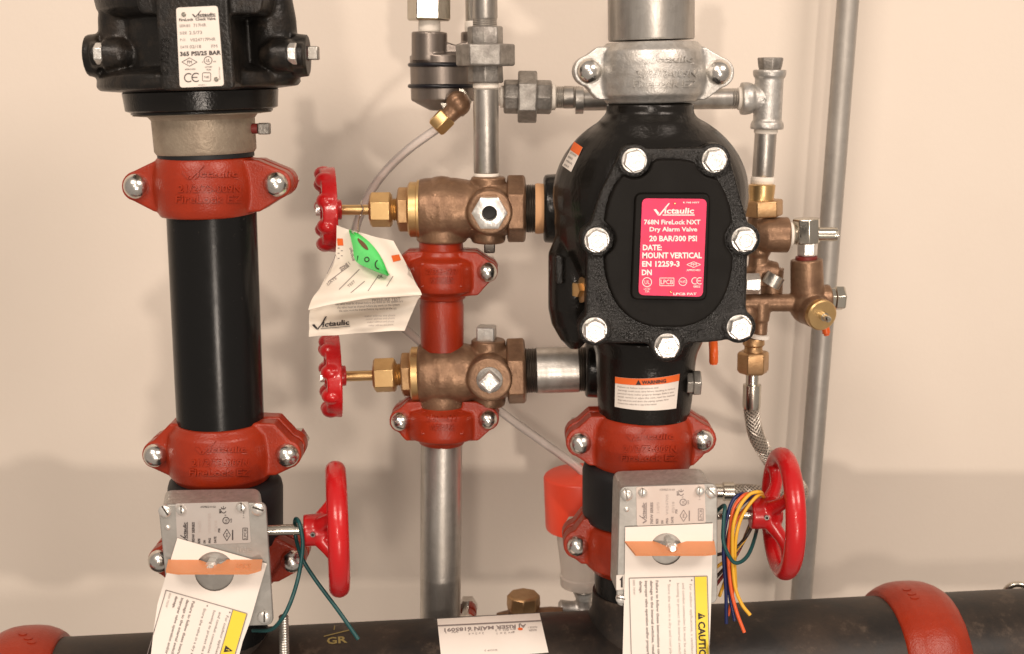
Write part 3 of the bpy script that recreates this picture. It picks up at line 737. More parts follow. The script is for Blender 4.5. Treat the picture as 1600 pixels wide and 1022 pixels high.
    # stem and handwheel
    if left:
        Yw = Yc + .045; tl = 0.165
        b = B(); L(b, (400, 829), (512, 826), [(400, 8.5), (512, 8.5)], Yc + .035, Yc + .045, seg=24); part('stem', b, m_nickel, t)
        wheel(t, 527, 826, Yw, 106, 14.5, 475, 512, 25, tl)
    else:
        Yw = Yc + .035
        b = B(); L(b, (1105, 804), (1220, 803), [(1105, 8), (1220, 8)], Yw, seg=24); part('stem', b, m_nickel, t)
        wheel(t, 1223, 802, Yw, 103, 14, 1172, 1213, 24.5, 0.0)
    return t, Yc
tL, YcL = butterfly('L'); tR, YcR = butterfly('R')

# caution tags
def caution_tag(label, outline, hole, O, ang, wd, yw, Yfn, name='caution_tag', faint=False):
    t = empty(name, label, 'tag', P(hole[0], hole[1], Yfn(*hole[:2])), 'caution tags on the switch boxes')
    hp = [(hole[0] + hole[2] * math.cos(2 * math.pi * k / 28), hole[1] + hole[2] * math.sin(2 * math.pi * k / 28)) for k in range(28)]
    card = part('card', sheet_with_hole(outline, hp, Yfn), m_paper, t, sharp=60)
    bb = bvh_of(card); fn = cast_fn(bb, .0004, .86)
    ca, sa = math.cos(math.radians(ang)), math.sin(math.radians(ang))
    def loc(x, y): return (O[0] + x * ca - y * sa, O[1] + x * sa + y * ca)
    H = 128
    f = FL().quad([loc(wd - yw, 1), loc(wd - 1, 1), loc(wd - 1, H), loc(wd - yw, H)], 3, 12); part('yellow_band', flat(f, fn), m_yellow, t)
    f = FL()
    for a, c in (((0, 0), (wd, 0)), ((0, 0), (0, H)), ((wd, 0), (wd, H)), ((wd - yw, 0), (wd - yw, H))): f.line(loc(*a), loc(*c), 1.2, 14)
    part('border', flat(f, cast_fn(bb, .0006, .86)), m_grey, t)
    ya = 57
    f = FL()
    tri = [loc(wd - yw * .22, ya + 5.5), loc(wd - yw * .80, ya), loc(wd - yw * .80, ya + 11)]; 
    x, y = loc(wd - yw * .80, ya + 14); f.text('CAUTION', x, y, yw * .52, 66, ang=90 + ang, bold=.6)
    f.poly(tri)
    part('heading', flat(f, cast_fn(bb, .0007, .86)), m_ink, t)
    f = FL(); x, y = loc(wd - yw * .66, ya + 4.8); f.text('!', x, y, 5, ang=90 + ang, bold=.3); part('exclamation', flat(f, cast_fn(bb, .0009, .86)), m_yellow, t)
    f = FL(); g = FL()
    k = wd / 130
    for xo, yo, s, tgt in ((100, 12, 'For outdoor applications, a ventilator', g), (88, 10, 'and conduit connection kit must be used', g), (79, 10, 'housing to protect the internal switches', g), (64, 11, 'Store the valve in a dry and cool place', g),
                      (44, 5, 'Failure to follow these instructions could cause', f), (35, 5, 'damage to the internal switches, resulting in', f), (26, 5, 'improper valve operation and/or property', f), (17, 5, 'damage.', f)):
        x, y = loc(xo * k, yo); tgt.text(s, x, y, 4.2, None if len(s) < 12 else 2.95 * len(s), ang=90 + ang, bold=.15 if tgt is f else 0)
    cg = FL(); x, y = loc(6 * k, 3); cg.text('0000 705W', x, y, 3.4, ang=90 + ang); part('code_print', flat(cg, fn), m_faint, t)
    for xo in (104, 68): x, y = loc(xo * k, 6); f.disc(x, y, 1.3, n=8)
    part('body_print', flat(f, fn), m_grey, t); part('faint_body_print', flat(g, fn), m_faint if faint else m_grey, t)
    return t
caution_tag('white caution tag hanging crooked from the left switch box', [(277, 841), (417, 881), (404, 925), (391, 971), (379, 1003), (364, 1062), (228, 1062), (236, 1022), (240, 985), (246, 944), (262, 890)], (335, 893, 31), (259.5, 921.5), 16.2, 132, 23,
            lambda x, y: YcL - .0022 - (.006 * max(0, (y - 930) / 90) + .004 * max(0, (260 - x) / 30)) - .0016 * math.sin((x + y) * .035) * max(0, min(1, (y - 915) / 30)))
caution_tag('white caution tag hanging straight from the right switch box', [(977, 824), (1114, 818), (1113, 867), (1111, 947), (1107, 1062), (972, 1062), (974, 982), (976, 900)], (1041, 858, 25), (983, 903), -1.6, 122, 20,
            lambda x, y: YcR - .0022 - .004 * max(0, (y - 930) / 90) - .0008 * math.sin((x - y) * .03) * max(0, min(1, (y - 890) / 30)), faint=True)

# threaded rod below the left box
b = B(); prof = []
for k in range(22): prof += [(962 + k * 4, 6.6), (964 + k * 4, 8.0)]
L(b, (443, 962), (445, 1050), prof, .89, seg=16); part('threaded_rod', b, m_galv, label='short threaded steel rod beside the left switch box bottom', cat='rod')

# wires
def wire(pts, mat, r, label, grp, name='wire'):
    b = B(); path = pxpath(pts, 8); s = S(pts[0][0], pts[0][1], pts[0][2]); TUBE(b, path, r * s * .88, 10)
    part(name, b, mat, label=label, cat='wire', group=grp)
YS = YcL + .04
wire([(395, 985, YcL + .02), (422, 984, YcL + .008), (439, 969, YcL), (454, 941, YcL + .004), (467, 898, YcL + .018), (473, 854, YcL + .026), (470, 826, YcL + .028), (465, 812, YcL + .034), (461, 814, YcL + .045), (462, 838, YcL + .052), (472, 872, YcL + .04), (493, 906, YcL + .03), (530, 956, YcL + .018), (560, 999, YcL + .012)], m_wg, 3.6,
     'dark green wire looped over the left handwheel stem', 'loose wires')
Y2 = YcR + .012
G = 'wires hanging at the right switch box'
wire([(1118, 800, YcR + .03), (1132, 790, Y2), (1131, 811, Y2 - .008), (1130.5, 847, Y2 - .012), (1143, 875, Y2 - .012), (1155, 879, Y2 - .01), (1169, 867, Y2), (1179, 842, Y2 + .015), (1185, 815, Y2 + .05)], m_wg, 3.4, 'green wire in a hanging loop at the right handwheel', G)
wire([(1192, 775, Y2 + .04), (1188, 769, Y2 + .005), (1172, 772, Y2), (1156, 791, Y2 - .006), (1146, 821, Y2 - .008), (1144.5, 862, Y2 - .006), (1148, 913, Y2 - .006), (1158.5, 943, Y2 - .008), (1172, 961, Y2 - .01)], m_wy, 3.2, 'long yellow wire, frontmost of the bundle, at the right handwheel', G)
wire([(1196, 780, Y2 + .04), (1186, 773, Y2 + .004), (1164, 798, Y2 - .002), (1152, 829, Y2 - .006), (1148, 868, Y2 - .004), (1149, 905, Y2 - .002), (1150, 918, Y2)], m_wy, 3.0, 'shorter yellow wire beside the right handwheel hub', G)
wire([(1180, 778, Y2 + .04), (1166, 772, Y2 + .004), (1148, 791, Y2 - .002), (1141, 824, Y2 - .004), (1138, 867, Y2 - .004), (1142, 918, Y2 - .005), (1151, 956, Y2 - .007), (1163, 988, Y2 - .01)], m_wo, 3.2, 'orange wire reaching lowest over the horizontal pipe', G)
wire([(1175, 777, Y2 + .04), (1158, 772, Y2 + .006), (1143, 786, Y2), (1133, 824, Y2 - .002), (1130.5, 867, Y2 - .002), (1134, 918, Y2 - .002), (1135, 974, Y2 - .002)], m_wb, 3.2, 'navy wire hanging nearest the right switch box', G)
wire([(1185, 774, Y2 + .04), (1172, 778, Y2 + .01), (1150, 800, Y2 + .003), (1137, 840, Y2 + .002), (1134, 885, Y2 + .001), (1140, 930, Y2), (1148, 970, Y2 - .003)], m_wb, 3.0, 'second navy wire, behind the orange one', G)
wire([(1186, 776, Y2 + .045), (1170, 788, Y2 + .014), (1148, 820, Y2 + .008), (1142, 870, Y2 + .006), (1146, 915, Y2 + .004), (1138, 962, Y2 + .003)], m_wo, 2.6, 'thin orange wire behind the navy ones', G)
for k, (mm, e, lb) in enumerate(((m_wk, (1116, 868), 'topmost dark brown wire end slanting toward the right switch box'), (m_wy, (1117, 888), 'yellow-brown wire end slanting toward the right switch box'), (m_wk, (1116, 905), 'lower dark brown wire end slanting toward the right switch box'), (m_wr, (1116, 918), 'dark red wire end slanting toward the right switch box'), (m_wy, (1124, 932), 'lowest slanting yellow-brown wire end near the right switch box'))):
    wire([(1180 - 2 * k, 795 + 6 * k, Y2 + .04), (1172 - 3 * k, 828 + 5 * k, Y2 + .024), (1148 - 2 * k, 858 + 8 * k, Y2 + .022), (e[0], e[1], Y2 + .02)], mm, 3.0, lb, G)

# ------------------------------------------------------------------ bronze angle valves
def small_wheel(par, x0, x1, cy, Y, R):
    cx = (x0 + x1) / 2; s = S(cx, cy, Y); c = P(cx, cy, Y); b = B(); tw = .195; X = Vector((math.cos(tw), math.sin(tw), 0)); W = Vector((math.sin(tw), -math.cos(tw), 0))
    a_, u_, w_ = basis(X); vs = []; N_ = 56
    for k in range(N_):
        dd = u_ * math.cos(2 * math.pi * k / N_) + w_ * math.sin(2 * math.pi * k / N_)
        vs += [c + dd * rr * s + X * xx * s for rr, xx in ((R - 22, -8), (R - 5, -8), (R - 2, 15), (R - 24, 15))]
    b.add(vs, [(k * 4 + j, ((k + 1) % N_) * 4 + j, ((k + 1) % N_) * 4 + (j + 1) % 4, k * 4 + (j + 1) % 4) for k in range(N_) for j in range(4)])
    for k in range(9):
        a = 2 * math.pi * (k + .5) / 9; d = W * math.cos(a) + Vector((0, 0, math.sin(a)))
        ELL(b, c + d * (R - 13) * s - X * 2 * s, 15.5 * s, 12.5 * s, 12.5 * s, 16, 10)
    rings(b, [c - X * 10 * s, c + X * 24 * s], [17 * s, 16 * s], X, 24)
    for k in range(4):
        a = 2 * math.pi * (k + .5) / 4; d = W * math.cos(a) + Vector((0, 0, math.sin(a)))
        TUBE(b, [c + d * 8 * s + X * 6 * s, c + d * (R - 14) * s + X * 4 * s], 8 * s, 10)
    wl = part('handwheel', b, m_wheel, par, voxel=0.0009, sm=5)
    b = B(); rings(b, [c - X * 16 * s, c - X * 8 * s], [9 * s, 9 * s], X, 6); part('wheel_nut', b, m_hexzinc, wl)

def angle_valve(lower):
    if not lower:
        t = empty('angle_valve', 'upper bronze angle valve with red handwheel and hanging tag', 'valve', P(690, 380, YM), 'bronze angle valves')
        a, e, d = (540, 328), (850, 326), 0
    else:
        t = empty('angle_valve', 'lower bronze angle valve with red handwheel and square plugs', 'valve', P(690, 640, YM), 'bronze angle valves')
        a, e, d = (540, 588), (850, 578.5), 2
    def ay(x): return a[1] + (e[1] - a[1]) * (x - a[0]) / (e[0] - a[0])
    def H(prof, mat, name, seg=40, **k):
        b = B(); L(b, a, e, prof, YM, seg=seg); return part(name, b, mat, t, **k)
    H([(520, 8), (600, 8)], m_brass, 'stem', 24)
    H([(578 + d * 3, 23), (581 + d * 3, 27.5), (610 + d * 3, 27.5), (613 + d * 3, 23)], m_brass, 'packing_nut', 6, bevel=.0006)
    prof = []
    for k in range(4): prof += [(611 + d * 2 + k * 3.5, 16), (612.5 + d * 2 + k * 3.5, 18)]
    H(prof, m_brass, 'stem_thread', 32)
    H([(622 + d * 3, 32), (624 + d * 3, 35), (640 + d * 2, 35), (642 + d * 2, 30)], m_brassd, 'bonnet_nut', 6, bevel=.0006)
    H([(638 + d * 2, 38), (641 + d * 2, 43), (652 + d * 3, 43), (653 + d * 3, 46), (658 + d * 3, 46), (659 + d * 3, 40)], m_brass, 'bonnet_ring', 48)
    xc = 766; b = B(); yc = ay(xc); ym = ay(690)
    L(b, a, e, [(653, 40), (657, 47), (668, 49), (712, 49), (730, 46), (742, 42), (796, 40), (800, 36)], YM, seg=48)
    L(b, (690, ym), (690, ym + 60), [(ym, 40), (ym + 40, 40), (ym + 49, 39), (ym + 51, 35)], YM, seg=40)
    ELL(b, P(690, ym, YM), 46 * S(690, ym, YM), 50 * S(690, ym, YM), 52 * S(690, ym, YM))
    s = S(xc, yc, YM)
    ELL(b, P(xc, yc, YM), 42 * s, 44 * s, 46 * s)
    L(b, (xc - 3, yc - 60), (xc - 3, yc + 60), [(yc - 51, 24), (yc - 49, 27), (yc - 44, 27), (yc + 46, 27), (yc + 51, 26), (yc + 53, 23)], YM, seg=32)
    LD(b, xc, yc, YM, (0, -1, 0), [(0, 36), (.020, 36), (.028, 34.5), (.0295, 32)], 40)
    bd = part('body', b, m_bronze, t, voxel=0.0010, sm=4)
    H([(792, 46), (794, 53), (818, 53), (821, 48), (822, 38)], m_bronze, 'hex_end', 6, bevel=.001)
    g = FL(); g.text('1', 676, ym - 8, 16, ang=10, bold=.6); g.text('1/2', 690, ym + 6, 12, 22, bold=.5); g.text('V', 672, ym + 22, 12, bold=.5)
    part('cast_mark', emboss(g, bvh_of(bd), .0006, YM), m_bronze, bd)
    return t, ay, d
tu, ayu, _ = angle_valve(False)
small_wheel(tu, 491, 528, 328, YM, 69)
b = B(); LD(b, 766, 326, YM, (0, -1, 0), [(.026, 27, 1), (.0375, 27, 1), (.0382, 25, 1), (.0382, 11.5), (.0305, 10.5)], 48)
hp = part('front_plug', b, m_hexzinc, tu, bevel=0)
b = B(); LD(b, 766, 326, YM, (0, -1, 0), [(.0300, 11.2), (.0312, 11.2)], 24); part('bore_shade', b, m_holeshade, hp)  # dark disc paints the shade deep in the plug's hole
b = B(); L(b, (765, 370), (765, 398), [(374, 12), (393, 12), (395, 10)], YM, seg=4, phase=math.radians(45)); part('bottom_plug', b, m_thread, tu, bevel=.001)
tl_, ayl, _ = angle_valve(True)
small_wheel(tl_, 500, 533, 588, YM, 67)
b = B(); LD(b, 766, 581, YM, (0, -1, 0), [(.027, 20), (.0305, 20), (.031, 18)], 32); rg = part('plug_collar', b, m_mall, tl_)
b = B(); LD(b, 766, 581, YM, (0, -1, 0), [(.030, 18), (.0415, 17), (.0425, 15)], 4, phase=math.radians(0)); part('front_plug', b, m_hexzinc, tl_, bevel=.0012)
b = B(); L(b, (760, 505), (760, 545), [(509, 18.5), (511, 20), (534, 20), (540, 17)], YM, seg=4, phase=math.radians(52)); part('top_plug', b, m_galvcast, tl_, bevel=.0016)
b = B(); L(b, (761, 625), (761, 655), [(632, 15), (645, 15), (648, 12)], YM, seg=4, phase=math.radians(45)); part('bottom_plug', b, m_hexzinc, tl_, bevel=.0012)

def threads(x0, x1, r, n, k=1.0):
    out = []; st = (x1 - x0) / n
    for i in range(n): out += [(x0 + st * i, r - 1.6 * k), (x0 + st * (i + .5), r)]
    return out + [(x1, r - 1.6 * k)]
# nipples joining the valves to the black valve
np1 = empty('pipe_nipple', 'short threaded nipple with tan tape right of the upper bronze valve', 'nipple', P(836, 326, YM))
b = B(); L(b, (815, 326), (870, 326), [(812, 36)] + threads(820, 838, 38, 5), YM, seg=40); part('thread', b, m_thread, np1)
b = B(); L(b, (815, 326), (870, 326), [(836, 34), (836, 38.5), (840, 39.5), (846, 39), (852, 38), (866, 34)], YM, seg=40); part('thread_tape', b, m_tapeo, np1)
np2 = empty('pipe_nipple', 'shiny grey threaded nipple between the lower bronze valve and black valve', 'nipple', P(870, 578, YM))
a_, e_ = (815, 579.5), (930, 576)
b = B(); L(b, a_, e_, [(838, 33), (839, 36), (903, 36), (905, 33)], YM, seg=48); part('pipe', b, m_pipegalv, np2)
for x0, x1 in ((818, 839), (903, 922)):
    b = B(); L(b, a_, e_, threads(x0, x1, 35.5, 6), YM, seg=40); part('thread', b, m_thread, np2)
b = B(); L(b, a_, e_, [(919, 34), (920, 37), (923, 37), (926, 34)], YM, seg=40); part('thread_tape', b, m_tapeo, np2)

# red nipples and the grey drain pipe
b = B(); L(b, (688, 365), (690, 395), [(362, 34), (380, 34.5), (392, 34.5)], YM, seg=40); part('red_nipple', b, m_red, label='short red nipple directly under the upper bronze valve', cat='nipple')
b = B(); L(b, (690, 460), (691, 545), [(462, 33), (474, 33.5), (476, 34.5), (545, 33.5)], YM, seg=40); part('red_nipple', b, m_red, label='red pipe piece entering the lower bronze valve from above', cat='nipple')
b = B(); L(b, (690, 690), (688, 970), [(680, 32.5), (1040, 31.5)], YM, seg=56); part('drain_pipe', b, m_pipegalv, label='grey galvanised vertical pipe below the lower small red coupling', cat='pipe')

# ------------------------------------------------------------------ upper middle trim
b = B(); L(b, (757, -30), (760, 280), [(-60, 20), (28, 20)] + [(30, 19)] + threads(30, 42, 19.5, 4, .7), YM, seg=36)
part('trim_pipe', b, m_pipegalv, label='thin grey pipe entering the top of the vertical union', cat='pipe')
def union(label, a, e, Y, segs, sc_=1.0):
    mid = ((a[0] + e[0]) / 2, (a[1] + e[1]) / 2)
    t = empty('pipe_union', label, 'union', P(*mid, Y), 'malleable iron unions')
    for nm, prof, n in segs:
        b = B(); L(b, a, e, prof, Y, seg=n); part(nm, b, m_mall, t, bevel=.0009)
union('grey pipe union on the vertical trim pipe beside the gunmetal actuator', (758, 40), (759, 130), YM, (('end_piece', [(41, 26), (44, 28), (71, 28)], 8), ('union_nut', [(69, 44), (71, 46.5), (101, 46.5), (103.5, 44)], 6), ('tail_piece', [(101, 27), (127, 28), (130, 26)], 8)))
t = empty('pipe_nipple', 'long grey nipple standing on the upper bronze valve', 'nipple', P(760, 274, YM))
b = B(); L(b, (759, 130), (760, 280), [(138, 18), (140, 19.8), (268, 19.8), (271, 18.5)], YM, seg=40); part('pipe', b, m_pipegalv, t)
for y0_, y1_ in ((128, 139), (270, 277)):
    b = B(); L(b, (759, 120), (760, 290), [(y0_, 18), (y0_ + 2, 20), (y1_ - 2, 20.2), (y1_, 18)], YM, seg=36); part('thread_tape', b, m_tape, t)

union('grey pipe union on the horizontal trim pipe left of the galvanised coupling', (785, 151), (862, 152), YT, (('end_piece', [(787, 24), (789, 26.5), (811, 26.5)], 8), ('union_nut', [(809, 38), (811, 40.5), (837, 40.5), (839, 38)], 6), ('tail_piece', [(837, 26.5), (859, 26.5), (862, 24)], 8)))
b = B(); L(b, (770, 151), (800, 151), [(765, 14), (782, 14), (782, 17), (790, 17)], YT, seg=28); part('pipe_nipple', b, m_tape, label='taped stub joining the vertical nipple and the horizontal union', cat='nipple')
t = empty('pipe_nipple', 'threaded nipple between the horizontal union and the galvanised coupling', 'nipple', P(880, 152, YT))
b = B(); L(b, (860, 152), (905, 152), [(858, 18), (861, 20), (867, 20), (869, 17)], YT, seg=30); part('thread_tape', b, m_tape, t)
b = B(); L(b, (860, 152), (905, 152), threads(867, 880, 17.5, 4, .8) + [(881, 17.5), (895, 17.5)] + threads(895, 906, 17.5, 3, .8), YT, seg=32); part('pipe', b, m_pipegalv, t)
b = B(); L(b, (898, 157), (1160, 154), [(899, 15), (899, 21), (911, 21), (912, 16), (1142, 16)] + threads(1143, 1154, 16.5, 3, .8) + [(1157, 14)], YT, seg=36)
part('trim_pipe', b, m_pipegalv, label='thin horizontal grey pipe passing behind the galvanised coupling', cat='pipe')
t = empty('pipe_tee', 'grey cast pipe tee with a plug on top, upper right', 'tee', P(1199, 202, YT))
b = B()
L(b, (1203, 105), (1198, 205), [(109, 18), (109, 25), (112, 26), (119, 25), (123, 22), (188, 22), (192, 25), (199, 26), (202, 25), (202, 15)], YT, seg=36)
L(b, (1155, 154), (1200, 154), [(1157, 20), (1158, 25), (1165, 25.5), (1173, 24), (1178, 20.5), (1200, 20)], YT, seg=36)
bd = part('body', b, m_galvcast, t, voxel=.0008, sm=3)
g = FL().text('MOV', 1200, 158, 8, 16, align='C', bold=.4); part('cast_mark', emboss(g, bvh_of(bd), .0005, YT), m_galvcast, bd)
b = B(); L(b, (1204, 88), (1203, 112), [(90, 20), (92, 20.5), (103, 19), (110, 17)], YT, seg=8); part('plug', b, m_mall, t, bevel=.0007)
b = B(); L(b, (1152, 154), (1162, 154), [(1151, 15), (1153, 17.5), (1160, 18.5)], YT, seg=28); part('thread_tape', b, m_tape, t)
t = empty('pipe_nipple', 'short grey vertical nipple between the tee and the brass fitting', 'nipple', P(1194, 288, YT))
b = B(); L(b, (1197, 200), (1191, 290), [(208, 16), (209, 17), (274, 17), (276, 16)], YT, seg=36); part('pipe', b, m_pipegalv, t)
for y0_, y1_ in ((200, 209), (276, 290)):
    b = B(); L(b, (1197, 200), (1191, 290), [(y0_, 17), (y0_ + 2, 18.5), (y1_ - 2, 18.5), (y1_, 17)], YT, seg=30); part('thread_tape', b, m_tape, t)

# actuator
t = empty('actuator', 'dark gunmetal cylinder with two black rings behind the vertical union', 'actuator', P(693, 170, YA))
b = B(); L(b, (691, 80), (694, 175), [(84, 40), (86, 51), (155, 51), (157, 49), (172, 22), (173, 10)], YA, seg=56)
L(b, (671, 40), (671, 95), [(50, 26), (51, 28), (95, 28)], YA - .012, seg=36)
L(b, (748, 40), (748, 95), [(50, 26), (51, 28), (95, 28)], YA - .004, seg=36)
PR(b, [(690, 66), (700, 66), (712, 70), (722, 66), (735, 66), (735, 95), (690, 95)], YA - .018, .03)
part('body', b, m_gun, t, voxel=.0009, sm=2)
for y in (101.5, 134.5):
    b = B(); s = S(692, y, YA); TOR(b, P(692, y, YA), (0, 0, 1), 51.5 * s, 3.4 * s, 56, 10); part('o_ring', b, m_ring, t)
b = B(); LD(b, 668, 80, YA - .026, (0, -1, 0), [(-.004, 6), (.001, 6), (.0015, 3)], 16); part('screw', b, m_nickel, t)
b = B(); L(b, (670, -30), (670, 40), [(-60, 34), (30, 34), (33, 31)], YA - .012, seg=6); part('hex_fitting', b, m_nickel, t, bevel=.0006)
b = B(); L(b, (671, 30), (671, 55), [(30, 15), (32, 17), (46, 17.5), (52, 16)], YA - .012, seg=30); part('thread_tape', b, m_tape, t)
b = B(); L(b, (742, -30), (744, 60), [(-60, 16), (34, 16)], YA - .004, seg=30); part('supply_pipe', b, m_pipegalv, t)
b = B(); L(b, (742, -30), (744, 60), [(33, 16), (35, 17.5), (48, 17.5), (52, 16)], YA - .004, seg=30); part('thread_tape', b, m_tape, t)
t2 = empty('tube_fitting', 'brass elbow fitting with nut holding the clear tube', 'fitting', P(716, 165, YA - .03))
b = B(); LD(b, 712, 160, YA - .022, (0, -1, 0), [(-.012, 25), (.003, 25)], 6); part('hex_base', b, m_nickel, t2, bevel=.0007)
b = B(); LD(b, 716, 160, YA - .022, (0, -1, 0), [(0, 18), (.014, 18), (.019, 15), (.021, 9)], 28)
L(b, (718, 164), (688, 193), [(718, 15), (712, 14.5), (694, 13)], YA - .036, seg=24); ELL(b, P(718, 164, YA - .036), 17 * .00057, 17 * .00057, 17 * .00057)
part('elbow', b, m_bronze, t2, voxel=.0007, sm=3)
b = B(); L(b, (702, 179), (678, 203), [(700, 16), (698, 17.5), (683, 17.5), (680, 15)], YA - .036, seg=6, phase=.4); part('nut', b, m_brass, t2, bevel=.0006)
b = B(); TUBE(b, pxpath([(690, 194, YA - .036), (683, 201, YA - .036), (640, 232, YA - .03), (604, 266, YA - .015), (579, 300, YA - .006), (563, 334, YA), (553, 375, YA + .01), (556, 430, YA + .015), (592, 480, YA + .015), (640, 520, YA + .012), (700, 572, YA + .012), (780, 641, YA + .01), (850, 692, YA + .005), (900, 728, YA), (915, 745, YA)], 10), 7 * .00058, 16)
part('clear_tube', b, m_clear, label='clear plastic tube curving behind the bronze valves', cat='tube')

# ------------------------------------------------------------------ the big black valve
YV = 0.99; YF = 0.922
dv = empty('dry_valve', 'big black cast dry valve with bolted cover and pink nameplate', 'valve', P(1003, 650, YR))
def s_(x, y, Y): return S(x, y, Y)
b = B(); s = S(1015, 340, YV)
ELL(b, P(1016, 305, YV), 152 * s, 135 * s, 134 * s, 44, 26)
ELL(b, P(1014, 345, YV), 148 * s, 135 * s, 160 * s, 40, 24)
ELL(b, P(1030, 400, YV), 135 * s, 130 * s, 150 * s, 40, 24)
L(b, (1016, 158), (1014, 240), [(160, 60), (160, 65), (163, 68), (176, 68), (181, 72), (190, 80), (230, 100)], YR, seg=48)
L(b, (848, 326), (960, 326), [(849, 48), (851, 53), (872, 54), (880, 50), (960, 50)], YM - .006, seg=40)        # side inlet
L(b, (896, 350), (898, 545), [(350, 14), (372, 30), (395, 40), (480, 41), (505, 36), (530, 22), (545, 8)], YV - .010, seg=36)       # small side chamber
L(b, (1010, 520), (1006, 655), [(520, 92), (548, 80), (560, 78), (585, 76), (620, 74), (636, 72), (650, 70), (652, 60)], YR, seg=56)
L(b, (916, 577), (1000, 577), [(914, 40), (916, 44), (936, 45), (1000, 45)], YM - .014, seg=40)
L(b, (1095, 597), (1040, 597), [(1078, 24), (1070, 26), (1040, 26)], YR - .012, seg=30)
body = part('body', b, m_black, dv, voxel=0.0015, sm=6)
# bolted cover
BOLTS = [(991, 251), (1116, 250), (932.6, 375), (1162, 374), (929, 515), (1155, 511), (1042, 540)]
OUT = [(968, 242), (975, 231), (1010, 232), (1098, 231), (1128, 230), (1140, 246), (1150, 280), (1160, 318), (1168, 345), (1168, 400), (1166, 480), (1172, 508), (1160, 527), (1120, 534), (1076, 537), (1062, 546), (1042, 556), (1022, 546), (1010, 537), (960, 537), (922, 534), (910, 515), (915, 490), (917, 400), (914, 372), (926, 340), (938, 302), (955, 268)]
b = B(); PR(b, OUT, YF, .024)
for x, y in BOLTS: LD(b, x, y, YF, (0, 1, 0), [(-.0012, 25), (-.0004, 26), (.024, 26)], 32)
cov = part('cover', b, m_blackrough, dv, voxel=0.0012, sm=4)
pts = []
for k in range(96):
    a = 2 * math.pi * k / 96; cx, cy = 1045, 381
    ca, sa = math.cos(a), math.sin(a); n_ = 2.5
    r = 1 / ((abs(ca) / 101) ** n_ + (abs(sa) / 131) ** n_) ** (1 / n_)
    while any(math.hypot(cx + r * ca - bx, cy + r * sa - by) < 29 for bx, by in BOLTS) and r > 20: r -= .5
    pts.append((cx + r * ca, cy + r * sa))
b = B(); PR(b, pts, YF - .007, .012, 1.02)
dom = part('dome', b, m_dome, cov, voxel=0.0011, sm=8)
b = B(); PR(b, rquad([(993, 303), (1110, 303), (1104, 470), (986, 468)], 12, 5), YF - .0108, .008, 1.03); part('label_boss', b, m_dome, cov, bevel=.001)
YPk = YF - .0122
PQ = [(1003.5, 310), (1104.5, 311), (1098, 464), (997.5, 461)]
b = B(); PR(b, rquad(PQ, 9, 5), YPk, .0012); plate = part('nameplate', b, m_pink, dv)
def pm(x, y):      # coordinates of the zoomed plate picture -> photo pixels
    return 970 + x / 5.1125, 280 + y / 5.11
f = FL()
def pt(s, x, y, h, wd, bold=0.25): X, Y_ = pm(x, y); f.text(s, X, Y_, h / 5.11, wd / 5.1125, bold=bold)
X, Y_ = pm(262, 282); f.logo(X, Y_, 64, 14, 0, .12)
pt('768N FireLock NXT', 186, 360, 36, 450, .3); pt('Dry Alarm Valve', 230, 416, 34, 380, .3); pt('20 BAR/300 PSI', 228, 494, 42, 380, .45); pt('DATE:', 176, 566, 42, 152, .5); pt('MOUNT VERTICAL', 172, 630, 44, 476, .5)
pt('EN 12259-3', 170, 697, 42, 300, .5); pt('DN', 168, 765, 42, 80, .5); pt('R 768 NXT', 498, 192, 12, 130, .1); pt('LPCB PAT', 420, 925, 18, 185, .15); pt('APPROVED', 525, 733, 14, 112, .1)
X, Y_ = pm(582, 682); f.loop([(X - 11, Y_), (X, Y_ - 4.5), (X + 11, Y_), (X, Y_ + 4.5)], .8); f.text('FM', X, Y_ + 2.5, 5, 9, align='C')
X, Y_ = pm(210, 822); f.ring(X, Y_, 7.6, 1.1); f.text('UL', X, Y_ + 3, 6, 8, align='C'); f.text('LISTED', X, Y_ + 12, 3, 10, align='C'); f.text('72R', X, Y_ + 16, 3, 7, align='C')
X, Y_ = pm(368, 820); f.loop([(X - 11, Y_ - 6), (X + 11, Y_ - 6), (X + 11, Y_ + 6), (X - 11, Y_ + 6)], .9); f.text('LPCB', X, Y_ + 3.5, 7, 19, align='C')
X, Y_ = pm(496, 818); f.ring(X, Y_, 6.6, .9); f.text('VdS', X, Y_ + 2, 4, 9, align='C')
for k, xx in ((0, 592), (1, 632)):
    X, Y_ = pm(xx, 812); pts = [(X + 5 * math.cos(math.radians(a)), Y_ + 5 * math.sin(math.radians(a))) for a in range(60, 301, 24)]
    for p, q in zip(pts, pts[1:]): f.line(p, q, 1.2)
    if k: f.line((X - 5, Y_), (X + 1.5, Y_), 1)
pt('0832', 580, 865, 16, 55, .1)
part('print', flat(f, plane_fn(YPk, .0003)), m_pinkink, plate)
for x, y in ((432, 194), (400, 900)):
    X, Y_ = pm(x, y); b = B(); LD(b, X, Y_, YPk, (0, -1, 0), [(0, 1.8), (.0005, 1.8), (.0009, 1)], 12); part('rivet', b, m_brass, plate)
for x, y in BOLTS:
    b = B(); ph = random.random()
    LD(b, x, y, YF - .0012, (0, -1, 0), [(0, 20), (.0012, 20)], 24)
    LD(b, x, y, YF - .0012, (0, -1, 0), [(.001, 18.5), (.0085, 18.5), (.0093, 16.2)], 6, phase=ph)
    bo = part('bolt', b, m_hexzinc, dv, bevel=.0005)
    g = FL().ring(x, y, 11, 1.6, 16).text('JH', x, y + 4, 8, 11, ang=ph * 60, align='C')
    bb_ = B(); s = S(x, y, YF); c0 = P(x, y, YF - .0012)
    for z in (0.0094,): 
        bb_.add([c0 + Vector(((u - x) * s, -z - .0002, -(v - y) * s)) for u, v in g.v], g.f)
    part('head_mark', bb_, m_galvcast, bo)
cbv = bvh_of(cov)
